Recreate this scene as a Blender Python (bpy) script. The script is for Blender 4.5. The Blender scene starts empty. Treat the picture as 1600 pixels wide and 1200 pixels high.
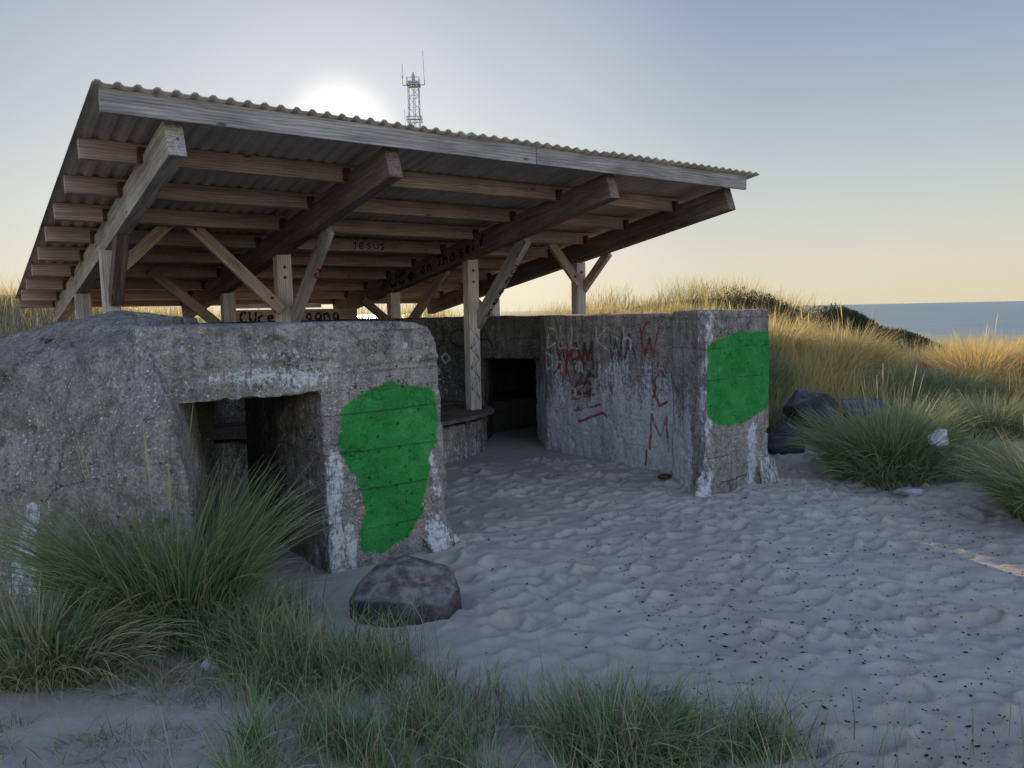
import bpy, bmesh, math, random
import numpy as np
from mathutils import Vector, Matrix

random.seed(7)
rng = np.random.default_rng(11)
scn = bpy.context.scene
COL = scn.collection
R = math.radians
AZ = R(36.5)                       # heading of the bunker and shelter
UX, UY = math.cos(AZ), math.sin(AZ)

# ------------------------------------------------------------------ helpers
def to_world(p, q):
    return (p * UX - q * UY, p * UY + q * UX)

def to_pq(x, y):
    return (x * UX + y * UY, -x * UY + y * UX)

def tag(o, label=None, cat=None, group=None, kind=None):
    if label: o['label'] = label
    if cat: o['category'] = cat
    if group: o['group'] = group
    if kind: o['kind'] = kind
    return o

def empty(name, loc, rz=0.0):
    o = bpy.data.objects.new(name, None)
    COL.objects.link(o)
    o.location = loc
    o.rotation_euler = (0, 0, rz)
    o.empty_display_size = .2
    return o

def link(name, me, mat=None, parent=None, loc=None):
    o = bpy.data.objects.new(name, me)
    COL.objects.link(o)
    if mat is not None:
        me.materials.clear(); me.materials.append(mat)
    if parent is not None: o.parent = parent
    if loc is not None: o.location = loc
    return o

def mesh_from(name, v, f, smooth=True):
    me = bpy.data.meshes.new(name)
    v = np.asarray(v, dtype=np.float32)
    f = np.asarray(f, dtype=np.int32)
    me.vertices.add(len(v)); me.vertices.foreach_set('co', v.ravel())
    n, k = f.shape
    me.loops.add(n * k); me.loops.foreach_set('vertex_index', f.ravel())
    me.polygons.add(n)
    me.polygons.foreach_set('loop_start', np.arange(0, n * k, k, dtype=np.int32))
    me.polygons.foreach_set('loop_total', np.full(n, k, dtype=np.int32))
    me.update(calc_edges=True)
    me.polygons.foreach_set('use_smooth', np.full(n, smooth, dtype=bool))
    me.update()
    return me

def attr(me, name, arr, kind='FLOAT'):
    a = me.attributes.new(name, kind, 'POINT')
    if kind == 'FLOAT': a.data.foreach_set('value', np.asarray(arr, dtype=np.float32))
    else: a.data.foreach_set('color', np.asarray(arr, dtype=np.float32).ravel())

def hash3(ix, iy, iz, seed):
    h = (ix * 374761393 + iy * 668265263 + iz * 2147483647 + seed * 974634777) & 0xffffffff
    h = ((h ^ (h >> 13)) * 1274126177) & 0xffffffff
    h = (h ^ (h >> 16)) & 0xffffffff
    return h.astype(np.float64) / 4294967295.0

def vnoise(x, y, z, seed=0):
    x = np.asarray(x, float); y = np.asarray(y, float); z = np.asarray(z, float)
    x, y, z = np.broadcast_arrays(x, y, z)
    fx, fy, fz = np.floor(x), np.floor(y), np.floor(z)
    ix, iy, iz = fx.astype(np.int64), fy.astype(np.int64), fz.astype(np.int64)
    ux, uy, uz = x - fx, y - fy, z - fz
    ux = ux * ux * (3 - 2 * ux); uy = uy * uy * (3 - 2 * uy); uz = uz * uz * (3 - 2 * uz)
    r = 0
    for dx in (0, 1):
        wx = ux if dx else 1 - ux
        for dy in (0, 1):
            wy = uy if dy else 1 - uy
            for dz in (0, 1):
                wz = uz if dz else 1 - uz
                r = r + wx * wy * wz * hash3(ix + dx, iy + dy, iz + dz, seed)
    return r * 2 - 1

def fbm(x, y, z, o=4, seed=0, g=.5):
    a, s, t = 1.0, 0, 0
    for k in range(o):
        s = s + a * vnoise(x, y, z, seed + k * 17); t += a
        x = x * 2.03 + 7.1; y = y * 2.03 + 3.7; z = z * 2.03 + 1.3; a *= g
    return s / t

def sst(a, b, x):
    t = np.clip((x - a) / (b - a), 0, 1)
    return t * t * (3 - 2 * t)

def seg_dist(px, py, segs):
    d = np.full(px.shape, 9.0)
    for (x0, y0), (x1, y1) in segs:
        vx, vy = x1 - x0, y1 - y0
        L = vx * vx + vy * vy + 1e-9
        t = np.clip(((px - x0) * vx + (py - y0) * vy) / L, 0, 1)
        d = np.minimum(d, np.hypot(px - x0 - t * vx, py - y0 - t * vy))
    return d

def poly_sd(px, py, poly):
    """negative inside"""
    n = len(poly)
    segs = [(poly[i], poly[(i + 1) % n]) for i in range(n)]
    d = seg_dist(px, py, segs)
    ins = np.zeros(px.shape, bool)
    for (x0, y0), (x1, y1) in segs:
        c = ((y0 > py) != (y1 > py)) & (px < (x1 - x0) * (py - y0) / ((y1 - y0) + 1e-12) + x0)
        ins ^= c
    return np.where(ins, -d, d)

# ------------------------------------------------------------------ hand lettering (x 0..1, y 0..1)
GL = {
 'A': [[(0,0),(.28,1),(.55,0)],[(.1,.4),(.45,.4)]], 'X': [[(0,0),(.5,1)],[(0,1),(.5,0)]], 'V': [[(0,1),(.25,0),(.5,1)]], 'I': [[(.1,0),(.1,1)]], 'b': [[(0,1),(0,0),(.45,.1),(.45,.5),(0,.5)]],
 'D': [[(0,0),(.03,1),(.55,.85),(.6,.3),(0,0)]], 'U': [[(0,1),(.02,.15),(.3,0),(.55,.2),(.58,1)]],
 'L': [[(0,1),(0,0),(.5,.02)]], 'K': [[(0,0),(0,1)],[(.55,1),(.05,.45),(.6,0)]],
 'a': [[(.5,.55),(.2,.6),(0,.3),(.15,0),(.45,.15),(.5,.55),(.55,0)]], 'c': [[(.5,.5),(.2,.6),(0,.3),(.2,0),(.5,.08)]],
 'h': [[(0,1),(0,0)],[(0,.4),(.3,.6),(.45,.4),(.45,0)]], 'J': [[(.1,1),(.5,1)],[(.35,1),(.35,.15),(.1,0)]],
 'E': [[(.5,1),(0,.95),(0,0),(.5,0)],[(0,.5),(.4,.5)]], 'S': [[(.55,.9),(.25,1),(.05,.75),(.45,.4),(.4,.1),(0,0)]],
 'C': [[(.55,.85),(.3,1),(.03,.7),(0,.3),(.25,0),(.55,.12)]], 'u': [[(0,.6),(.05,.08),(.3,0),(.48,.2),(.5,.6),(.55,0)]],
 'r': [[(0,.6),(.02,0)],[(.02,.4),(.25,.6),(.4,.55)]], 'e': [[(0,.3),(.5,.35),(.4,.6),(.1,.6),(0,.25),(.2,0),(.5,.08)]],
 'o': [[(.25,.6),(0,.3),(.2,0),(.5,.25),(.25,.6)]], 'n': [[(0,.6),(0,0)],[(0,.4),(.3,.6),(.45,.4),(.45,0)]],
 'g': [[(.5,.55),(.2,.6),(0,.3),(.2,.05),(.48,.2),(.5,.6),(.48,-.25),(.1,-.3)]], 'l': [[(.1,1),(.1,0)]],
 'W': [[(0,1),(.15,0),(.32,.7),(.5,0),(.68,1)]], 'M': [[(0,0),(.1,1),(.32,.35),(.55,1),(.65,0)]],
 'N': [[(0,0),(0,1),(.55,0),(.55,1)]], 'F': [[(0,0),(0,1),(.55,1)],[(0,.55),(.4,.55)]],
 'T': [[(0,1),(.6,1)],[(.3,1),(.3,0)]], 's': [[(.45,.55),(.1,.6),(.08,.38),(.42,.25),(.35,0),(0,.03)]],
 'f': [[(.5,1),(.2,.95),(.18,0)],[(0,.55),(.4,.55)]], 'y': [[(0,.6),(.2,.1)],[(.5,.6),(.1,-.3)]],
 '2': [[(.02,.8),(.3,1),(.5,.75),(0,0),(.55,.02)]], '0': [[(.25,1),(0,.5),(.25,0),(.5,.5),(.25,1)]],
 '9': [[(.45,.6),(.15,.55),(.1,.9),(.4,1),(.48,.7),(.3,0)]], 'O': [[(.3,1),(0,.55),(.25,0),(.6,.45),(.3,1)]],
 'Z': [[(0,1),(.55,1),(0,0),(.6,0)]], 'i': [[(.1,.6),(.1,0)],[(.08,.8),(.12,.82)]], 'j': [[(.2,.6),(.2,-.2),(0,-.3)]],
 '+': [[(.25,.1),(.25,.7)],[(0,.4),(.5,.4)]], 't': [[(.2,.9),(.2,0),(.4,0)],[(0,.6),(.4,.6)]], ' ': [],
}
def strokes(text, x, y, h, w=None, slant=0., jit=.045, step=(0., 0.)):
    """polylines for hand written text; x grows right"""
    w = w or h * .8
    out = []
    rr = random.Random(text + str(x))
    for i, ch in enumerate(text):
        ox, oy = x + i * (w + step[0]), y + i * step[1]
        for pl in GL.get(ch, []):
            out.append([(ox + (a * w * 1.25) + b * slant * h + rr.uniform(-jit, jit) * h, oy + b * h + rr.uniform(-jit, jit) * h) for a, b in pl])
    return out
def letters(text, x, y, h, w=None, slant=0., jit=.05):
    w = w or h * .8
    return [strokes(ch, x + i * w, y, h, w, slant, jit) for i, ch in enumerate(text) if ch != ' ']
def segs_of(pls):
    return [(a, b) for pl in pls for a, b in zip(pl[:-1], pl[1:])]

# ------------------------------------------------------------------ materials
class NT:
    def __init__(s, name):
        s.m = bpy.data.materials.new(name); s.m.use_nodes = True
        s.t = s.m.node_tree; s.n = s.t.nodes; s.l = s.t.links
        s.b = s.n['Principled BSDF']; s.out = s.n['Material Output']
    def node(s, typ, **kw):
        n = s.n.new(typ)
        for k, v in kw.items():
            if k.startswith('i_'): 
                key = k[2:]
                n.inputs[int(key) if key.isdigit() else key.replace('_', ' ')].default_value = v
            else: setattr(n, k, v)
        return n
    def link(s, a, b): s.l.new(a, b)
    def coord(s, scale=(1, 1, 1), which='Object', rnd=False):
        tc = s.node('ShaderNodeTexCoord')
        mp = s.node('ShaderNodeMapping'); mp.inputs['Scale'].default_value = scale
        src = tc.outputs[which]
        if rnd:
            oi = s.node('ShaderNodeObjectInfo')
            ad = s.node('ShaderNodeVectorMath', operation='MULTIPLY_ADD')
            cb = s.node('ShaderNodeCombineXYZ')
            s.link(oi.outputs['Random'], cb.inputs[0]); s.link(oi.outputs['Random'], cb.inputs[1]); s.link(oi.outputs['Random'], cb.inputs[2])
            s.link(cb.outputs[0], ad.inputs[0]); ad.inputs[1].default_value = (37, 19, 11); s.link(src, ad.inputs[2])
            src = ad.outputs[0]
        s.link(src, mp.inputs['Vector']); return mp.outputs[0]
    def noise(s, vec, scale, detail=4, rough=.55, out='Fac', dist=0):
        n = s.node('ShaderNodeTexNoise'); n.inputs['Scale'].default_value = scale
        n.inputs['Detail'].default_value = detail; n.inputs['Roughness'].default_value = rough
        n.inputs['Distortion'].default_value = dist
        s.link(vec, n.inputs['Vector']); return n.outputs[out]
    def voro(s, vec, scale, feature='F1', out='Distance', rnd=1.0):
        n = s.node('ShaderNodeTexVoronoi', feature=feature); n.inputs['Scale'].default_value = scale
        n.inputs['Randomness'].default_value = rnd
        s.link(vec, n.inputs['Vector']); return n.outputs[out]
    def ramp(s, fac, pts):
        r = s.node('ShaderNodeValToRGB'); e = r.color_ramp.elements
        while len(e) < len(pts): e.new(.5)
        for i, (p, c) in enumerate(pts):
            e[i].position = p; e[i].color = (*c, 1) if len(c) == 3 else c
        s.link(fac, r.inputs[0]); return r.outputs[0]
    def rr(s, v, a, b, c=0., d=1.):
        n = s.node('ShaderNodeMapRange'); n.inputs[1].default_value = a; n.inputs[2].default_value = b
        n.inputs[3].default_value = c; n.inputs[4].default_value = d
        s.link(v, n.inputs[0]); return n.outputs[0]
    def mix(s, f, a, b, mode='MIX'):
        n = s.node('ShaderNodeMix', data_type='RGBA', blend_type=mode)
        for sock, v in ((n.inputs['Factor'], f), (n.inputs[6], a), (n.inputs[7], b)):
            if isinstance(v, (int, float)): sock.default_value = v
            elif isinstance(v, tuple): sock.default_value = (*v, 1)
            else: s.link(v, sock)
        return n.outputs[2]
    def math(s, op, a, b=None, c=None, clamp=False):
        n = s.node('ShaderNodeMath', operation=op, use_clamp=clamp)
        for i, v in enumerate((a, b, c)):
            if v is None: continue
            if isinstance(v, (int, float)): n.inputs[i].default_value = v
            else: s.link(v, n.inputs[i])
        return n.outputs[0]
    def attr(s, name, out='Fac'):
        n = s.node('ShaderNodeAttribute', attribute_name=name); return n.outputs[out]
    def bump(s, h, strength=.5, dist=.01, prev=None):
        n = s.node('ShaderNodeBump'); n.inputs['Strength'].default_value = strength; n.inputs['Distance'].default_value = dist
        s.link(h, n.inputs['Height'])
        if prev is not None: s.link(prev, n.inputs['Normal'])
        return n.outputs[0]
    def fin(s, col=None, rough=.9, nrm=None, spec=.2):
        if col is not None:
            if isinstance(col, tuple): s.b.inputs['Base Color'].default_value = (*col, 1)
            else: s.link(col, s.b.inputs['Base Color'])
        if isinstance(rough, (int, float)): s.b.inputs['Roughness'].default_value = rough
        else: s.link(rough, s.b.inputs['Roughness'])
        s.b.inputs['Specular IOR Level'].default_value = spec
        if nrm is not None: s.link(nrm, s.b.inputs['Normal'])
        return s.m

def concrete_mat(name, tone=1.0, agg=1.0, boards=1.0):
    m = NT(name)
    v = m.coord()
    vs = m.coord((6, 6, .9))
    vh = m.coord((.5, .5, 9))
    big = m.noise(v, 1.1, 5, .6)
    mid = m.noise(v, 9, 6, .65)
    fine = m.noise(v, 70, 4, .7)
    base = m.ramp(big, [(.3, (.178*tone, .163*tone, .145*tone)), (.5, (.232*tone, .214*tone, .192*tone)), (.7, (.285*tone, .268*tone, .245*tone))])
    midc = m.ramp(mid, [(.3, (.55, .55, .56)), (.5, (.92, .92, .91)), (.72, (1.35, 1.32, 1.28))])
    c = m.mix(.85, base, midc, 'MULTIPLY')
    c = m.mix(.75, c, m.ramp(fine, [(.32, (.35, .34, .33)), (.5, (1, 1, 1)), (.68, (1.6, 1.55, 1.48))]), 'MULTIPLY')
    # vertical weather streaks
    st = m.noise(vs, 3, 4, .6)
    c = m.mix(.6, c, m.ramp(st, [(.35, (.5, .48, .46)), (.55, (1, 1, 1)), (.7, (1.25, 1.25, 1.28))]), 'MULTIPLY')
    # pebbles of the aggregate
    vd = m.node('ShaderNodeVectorMath', operation='MULTIPLY_ADD'); m.link(m.noise(v, 45, 3, .6, out='Color'), vd.inputs[0]); vd.inputs[1].default_value = (.022, .022, .022); m.link(v, vd.inputs[2])
    vo = m.voro(vd.outputs[0], 62); vc = m.voro(vd.outputs[0], 62, out='Color')
    sep = m.node('ShaderNodeSeparateColor'); m.link(vc, sep.inputs[0])
    big2 = m.noise(v, 2.3, 3, .6)
    on = m.math('MULTIPLY', m.rr(m.math('ADD', vo, m.math('MULTIPLY', sep.outputs[2], .25)), .5, .38), m.rr(sep.outputs[0], .52, .56))
    on = m.math('MULTIPLY', on, m.rr(big2, .38, .6, .1, 1.0), clamp=True)
    on = m.math('MULTIPLY', on, agg, clamp=True)
    peb = m.ramp(sep.outputs[1], [(0, (.10, .085, .07)), (.35, (.42, .35, .26)), (.7, (.55, .5, .43)), (1, (.68, .66, .62))])
    c = m.mix(m.math('MULTIPLY', on, .8), c, peb)
    # pits
    pit = m.voro(vd.outputs[0], 27); pc = m.voro(vd.outputs[0], 27, out='Color'); sp = m.node('ShaderNodeSeparateColor'); m.link(pc, sp.inputs[0])
    pits = m.math('MULTIPLY', m.rr(pit, .34, .2), m.rr(sp.outputs[0], .84, .88), clamp=True)
    c = m.mix(m.math('MULTIPLY', pits, .45), c, (.07, .062, .055))
    # board joints
    w = m.node('ShaderNodeTexWave', wave_type='BANDS', bands_direction='Z'); w.inputs['Scale'].default_value = 1.25
    w.inputs['Distortion'].default_value = 1.1; w.inputs['Detail'].default_value = 3; w.inputs['Detail Scale'].default_value = .6
    m.link(v, w.inputs['Vector'])
    joint = m.rr(w.outputs['Fac'], .009, .002)
    joint = m.math('MULTIPLY', joint, m.rr(m.noise(v, 1.7, 2), .42, .6, 0, boards), clamp=True)
    c = m.mix(m.math('MULTIPLY', joint, .6), c, (.05, .045, .04))
    # fine cracks
    dv = m.node('ShaderNodeVectorMath', operation='ADD'); m.link(v, dv.inputs[0]); m.link(m.noise(v, 4, 4, .6, out='Color'), dv.inputs[1])
    cr = m.voro(dv.outputs[0], 1.3, 'DISTANCE_TO_EDGE')
    crack = m.math('MULTIPLY', m.rr(cr, .008, .003), m.rr(m.noise(v, .9, 2), .47, .52), clamp=True)
    c = m.mix(m.math('MULTIPLY', crack, .8), c, (.03, .028, .025))
    # algae green near sand
    # lime wash (attribute white), green paint, dark strokes and painted shade, red strokes
    nz = m.noise(v, 30, 5, .7); nb = m.noise(vs, 9, 5, .7)
    wh = m.math('ADD', m.attr('white'), m.math('MULTIPLY', m.math('SUBTRACT', nb, .5), 1.5))
    wh = m.math('ADD', wh, m.math('MULTIPLY', m.math('SUBTRACT', nz, .5), 1.1))
    wh = m.rr(wh, .42, .62)
    c = m.mix(m.math('MULTIPLY', wh, .75, clamp=True), c, m.ramp(nz, [(.3, (.34, .35, .37)), (.6, (.6, .61, .63))]))
    gr = m.math('ADD', m.attr('green'), m.math('MULTIPLY', m.math('SUBTRACT', m.noise(v, 60, 4, .7), .5), .9))
    grm = m.rr(gr, .42, .58)
    holes = m.rr(m.noise(v, 95, 4, .7), .60, .72, 1.0, .15)
    grm = m.math('MULTIPLY', grm, holes)
    gcol = m.ramp(m.noise(v, 5, 5, .65), [(.3, (.012, .150, .026)), (.52, (.016, .195, .036)), (.72, (.035, .24, .055))])
    gcol = m.mix(.8, gcol, m.ramp(fine, [(.3, (.7, .75, .7)), (.5, (1, 1, 1)), (.7, (1.25, 1.2, 1.25))]), 'MULTIPLY')
    gcol = m.mix(m.math('MULTIPLY', joint, .7), gcol, (.008, .03, .01))
    gcol = m.mix(m.math('MULTIPLY', pits, .7), gcol, (.01, .035, .012))
    c = m.mix(m.math('MULTIPLY', grm, .96), c, gcol)
    dk = m.rr(m.math('ADD', m.attr('dark'), m.math('MULTIPLY', m.math('SUBTRACT', nz, .5), .9)), .4, .65)
    c = m.mix(m.math('MULTIPLY', dk, .78), c, (.028, .026, .025))
    rd = m.rr(m.math('ADD', m.attr('red'), m.math('MULTIPLY', m.math('SUBTRACT', nz, .5), .9)), .4, .65)
    c = m.mix(m.math('MULTIPLY', rd, .85), c, (.20, .022, .018))
    ck = m.rr(m.math('ADD', m.attr('chalk'), m.math('MULTIPLY', m.math('SUBTRACT', nz, .5), 1.0)), .4, .65)
    c = m.mix(m.math('MULTIPLY', ck, .6), c, (.5, .5, .5))
    h = m.math('ADD', m.math('MULTIPLY', mid, 1.0), m.math('MULTIPLY', fine, .35))
    h = m.math('ADD', h, m.math('MULTIPLY', on, .35))
    h = m.math('SUBTRACT', h, m.math('MULTIPLY', pits, .8))
    h = m.math('SUBTRACT', h, m.math('MULTIPLY', joint, .7))
    h = m.math('SUBTRACT', h, m.math('MULTIPLY', crack, 1.0))
    return m.fin(c, .95, m.bump(h, .75, .014), .15)

def wood_mat(name, c0, c1, c2, stain=.5):
    m = NT(name)
    v = m.coord((.6, 9, 9), rnd=True)
    v1 = m.coord((1, 1, 1), rnd=True)
    g = m.noise(v, 3.2, 6, .62, dist=.6)
    fine = m.noise(m.coord((1.2, 55, 55), rnd=True), 2.2, 3, .6)
    c = m.ramp(g, [(.28, c0), (.5, c1), (.74, c2)])
    wv = m.node('ShaderNodeTexWave', wave_type='BANDS', bands_direction='Z'); wv.inputs['Scale'].default_value = 5.5
    wv.inputs['Distortion'].default_value = 7.5; wv.inputs['Detail'].default_value = 3; wv.inputs['Detail Scale'].default_value = .9
    m.link(m.coord((.55, 2.6, 2.6), rnd=True), wv.inputs['Vector'])
    c = m.mix(.6, c, m.ramp(wv.outputs['Fac'], [(0, (.55, .52, .5)), (.25, (1, 1, 1)), (1, (1.12, 1.12, 1.12))]), 'MULTIPLY')
    c = m.mix(.6, c, m.ramp(fine, [(.3, (.6, .58, .56)), (.55, (1.05, 1.05, 1.05))]), 'MULTIPLY')
    bl = m.noise(v1, 1.6, 4, .6)
    c = m.mix(stain, c, m.ramp(bl, [(.32, (.45, .43, .42)), (.6, (1.15, 1.15, 1.15))]), 'MULTIPLY')
    kn = m.voro(m.coord((1.0, 3.2, 3.2), rnd=True), 2.1)
    k = m.rr(kn, .085, .05)
    c = m.mix(m.math('MULTIPLY', k, .75, clamp=True), c, (.045, .03, .02))
    oi = m.node('ShaderNodeObjectInfo')
    c = m.mix(1.0, c, m.ramp(oi.outputs['Random'], [(0, (.8, .8, .82)), (1, (1.15, 1.12, 1.08))]), 'MULTIPLY')
    return m.fin(c, .85, m.bump(m.math('ADD', fine, g), .45, .004), .2)

M = {}
M['concrete'] = concrete_mat('weathered_concrete', 1.0, 1.0, .55)
M['concrete_smooth'] = concrete_mat('worn_concrete', .84, .9, .25)
M['concrete_dark'] = concrete_mat('shaded_concrete', .42, .6)  # darker concrete copy, recess shade put into its tone
M['wood_grey'] = wood_mat('silvered_wood', (.17, .155, .14), (.30, .285, .265), (.44, .42, .395), .55)
M['wood_dark'] = wood_mat('darkened_wood', (.085, .068, .058), (.15, .122, .104), (.23, .19, .165), .5)
M['wood_tan'] = wood_mat('tan_wood', (.19, .15, .115), (.34, .275, .215), (.46, .39, .31), .45)
M['wood_pale'] = wood_mat('pale_wood', (.33, .30, .26), (.50, .46, .40), (.62, .58, .52), .35)
M['wood_rose'] = wood_mat('rosy_wood', (.22, .17, .14), (.35, .28, .235), (.46, .385, .33), .4)

def sheet_mat():
    m = NT('fibre_cement_sheet')
    v = m.coord()
    g = m.noise(m.coord((1, .35, 1)), 3, 5, .6)
    c = m.ramp(g, [(.3, (.32, .28, .24)), (.55, (.46, .41, .35)), (.75, (.56, .51, .45))])
    sp = m.noise(v, 60, 3, .7)
    c = m.mix(.5, c, m.ramp(sp, [(.35, (.6, .6, .6)), (.6, (1.1, 1.1, 1.1))]), 'MULTIPLY')
    li = m.noise(v, 14, 4, .7)
    c = m.mix(m.rr(li, .62, .7, 0, .5), c, (.33, .33, .30))
    return m.fin(c, .9, m.bump(sp, .3, .004), .15)
M['sheet'] = sheet_mat()

def flat(name, c, rough=.8, spec=.2, metal=0):
    m = NT(name)
    v = m.coord()
    n = m.noise(v, 12, 4, .6)
    col = m.mix(1.0, c, m.ramp(n, [(.3, (.75, .75, .75)), (.7, (1.2, 1.2, 1.2))]), 'MULTIPLY')
    m.b.inputs['Metallic'].default_value = metal
    return m.fin(col, rough, None, spec)
M['paint_black'] = flat('black_spray_paint', (.012, .012, .014))
M['paint_red'] = flat('red_spray_paint', (.22, .03, .025))
M['paint_purple'] = flat('purple_pen', (.09, .03, .045))
M['steel'] = flat('galvanised_steel', (.34, .345, .35), .5, .4, .4)
M['bracket'] = flat('rusty_bracket', (.075, .04, .03), .8)
M['rust'] = flat('rusty_iron', (.10, .035, .018), .9)

def sand_mat():
    m = NT('beach_sand')
    v = m.coord(which='Object')
    a = m.noise(v, .7, 5, .6)
    b = m.noise(v, 7, 5, .6)
    f = m.noise(v, 220, 3, .7)
    c = m.ramp(a, [(.3, (.33, .295, .255)), (.7, (.42, .38, .33))])
    c = m.mix(.5, c, m.ramp(b, [(.3, (.75, .74, .73)), (.65, (1.08, 1.08, 1.08))]), 'MULTIPLY')
    c = m.mix(.5, c, m.ramp(f, [(.3, (.72, .7, .68)), (.6, (1.1, 1.1, 1.1))]), 'MULTIPLY')
    # grassy soil
    t = m.math('ADD', m.attr('turf'), m.math('MULTIPLY', m.math('SUBTRACT', b, .5), .8))
    turf = m.ramp(m.noise(v, 5, 6, .7), [(.3, (.045, .042, .022)), (.55, (.11, .10, .05)), (.75, (.22, .19, .10))])
    c = m.mix(m.rr(t, .35, .65, 0, .9), c, turf)
    d = m.attr('alcove_shade')
    c = m.mix(m.math('MULTIPLY', d, .75), c, (.14, .125, .11))
    h = m.math('ADD', m.math('MULTIPLY', m.noise(v, 26, 5, .6), 1.0), m.math('MULTIPLY', f, .25))
    return m.fin(c, .95, m.bump(h, .5, .012), .1)
M['sand'] = sand_mat()

def grass_mat(name, greens, straw, tip, trans=.35):
    m = NT(name)
    a = m.node('ShaderNodeAttribute', attribute_name='tint')
    s = m.node('ShaderNodeSeparateColor'); m.link(a.outputs['Color'], s.inputs[0])
    c = m.ramp(s.outputs[0], [(0, greens[0]), (.5, greens[1]), (1, greens[2])])
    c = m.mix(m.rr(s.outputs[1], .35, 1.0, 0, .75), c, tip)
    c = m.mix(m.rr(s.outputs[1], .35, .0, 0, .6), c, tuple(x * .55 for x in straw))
    c = m.mix(s.outputs[2], c, straw)
    m.fin(c, .6, None, .25)
    tr = m.node('ShaderNodeBsdfTranslucent'); m.link(c, tr.inputs['Color'])
    mx = m.node('ShaderNodeMixShader'); mx.inputs[0].default_value = trans
    m.link(m.b.outputs[0], mx.inputs[1]); m.link(tr.outputs[0], mx.inputs[2])
    m.link(mx.outputs[0], m.out.inputs['Surface'])
    return m.m
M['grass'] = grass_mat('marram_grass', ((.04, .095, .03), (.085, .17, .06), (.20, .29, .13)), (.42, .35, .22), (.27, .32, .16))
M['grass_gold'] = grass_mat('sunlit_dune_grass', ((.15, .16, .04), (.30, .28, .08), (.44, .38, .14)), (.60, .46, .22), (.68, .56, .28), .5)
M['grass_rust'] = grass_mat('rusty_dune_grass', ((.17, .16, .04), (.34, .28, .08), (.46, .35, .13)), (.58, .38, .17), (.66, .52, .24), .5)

# ------------------------------------------------------------------ terrain
BUMPS = [  # cx, cy, sx, sy, h
    (4.7, 12.3, 1.6, 1.6, .62), (8.2, 12.6, 2.4, 1.8, .17), (12.5, 13.5, 3.0, 3.0, .05),
    (5.1, 18.4, 2.5, 2.2, 1.05), (3.6, 10.4, .9, .9, .45), (8.0, 17.5, 1.7, 1.8, .55), (2.25, 10.3, .85, .85, 1.28), (1.35, 12.2, 2.1, 1.35, 1.38), (1.8, 19.5, 3.4, 3.0, .9), (-4.0, 20.5, 4, 3, 1.0),  # includes an unseen dune added behind the side wall to block sun
    (-13.5, 20.0, 4.5, 4, 1.9), (-9, 24, 5, 4, .8), (4.9, 7.1, 1.4, 1.2, .20), (4.9, 4.6, 1.0, 1.0, .20),
    (-1.55, 2.15, .9, .55, .15), (-3.3, 4.3, .8, .9, .26), (-2.3, 3.4, .6, .5, .06),
    (-.25, 4.85, .25, .3, .05), (-1.0, 4.45, .35, .2, .03),
]
def gz0(x, y):
    z = .035 * fbm(x * .7, y * .7, 0 * x, 3, 5)
    z = z + (.30 - .25 * sst(5, 9, x)) * sst(11.5, 15, y) + .10 * sst(3.2, 5.0, x) * sst(6, 9, y)
    for cx, cy, sx, sy, h in BUMPS:
        z = z + h * np.exp(-((x - cx) / sx) ** 2 - ((y - cy) / sy) ** 2)
    far = sst(9, 14, y)
    z = z + far * (.20 - .1 * sst(5, 9, x)) * fbm(x * .45, y * .45, 0 * x + 3, 4, 9)
    # the floor inside the bunker stays low
    bp, bq = to_pq(x, y)
    inside = sst(.9, 1.3, bp) * sst(7.25, 6.95, bp) * sst(9.95, 9.65, bq) * sst(4.6, 5.2, bq)
    z = z * (1 - inside * .92)
    # fall to the sea on the right, behind the dunes
    east = sst(.12, .34, x / np.maximum(y, 1)) 
    fall = sst(21, 42, y) * east
    fall = np.maximum(fall, sst(14, 34, x) * sst(-5, 5, y + 30))
    fall = np.maximum(fall, sst(120, 220, np.hypot(x, y)))
    return z * (1 - fall) - 7.0 * fall

def axis(a, b, step, lim, g=1.06):
    mid = list(np.arange(a, b + step / 2, step))
    up, s, p = [], step, b
    while p < lim: s *= g; p += s; up.append(p)
    dn, s, p = [], step, a
    while p > -lim: s *= g; p -= s; dn.append(p)
    return np.array(dn[::-1] + mid + up)

xs = axis(-2.6, 4.6, .02, 4000, 1.075); ys = axis(1.7, 9.2, .02, 4000, 1.06)
GX, GY = np.meshgrid(xs, ys)
GZ = gz0(GX, GY)
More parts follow.
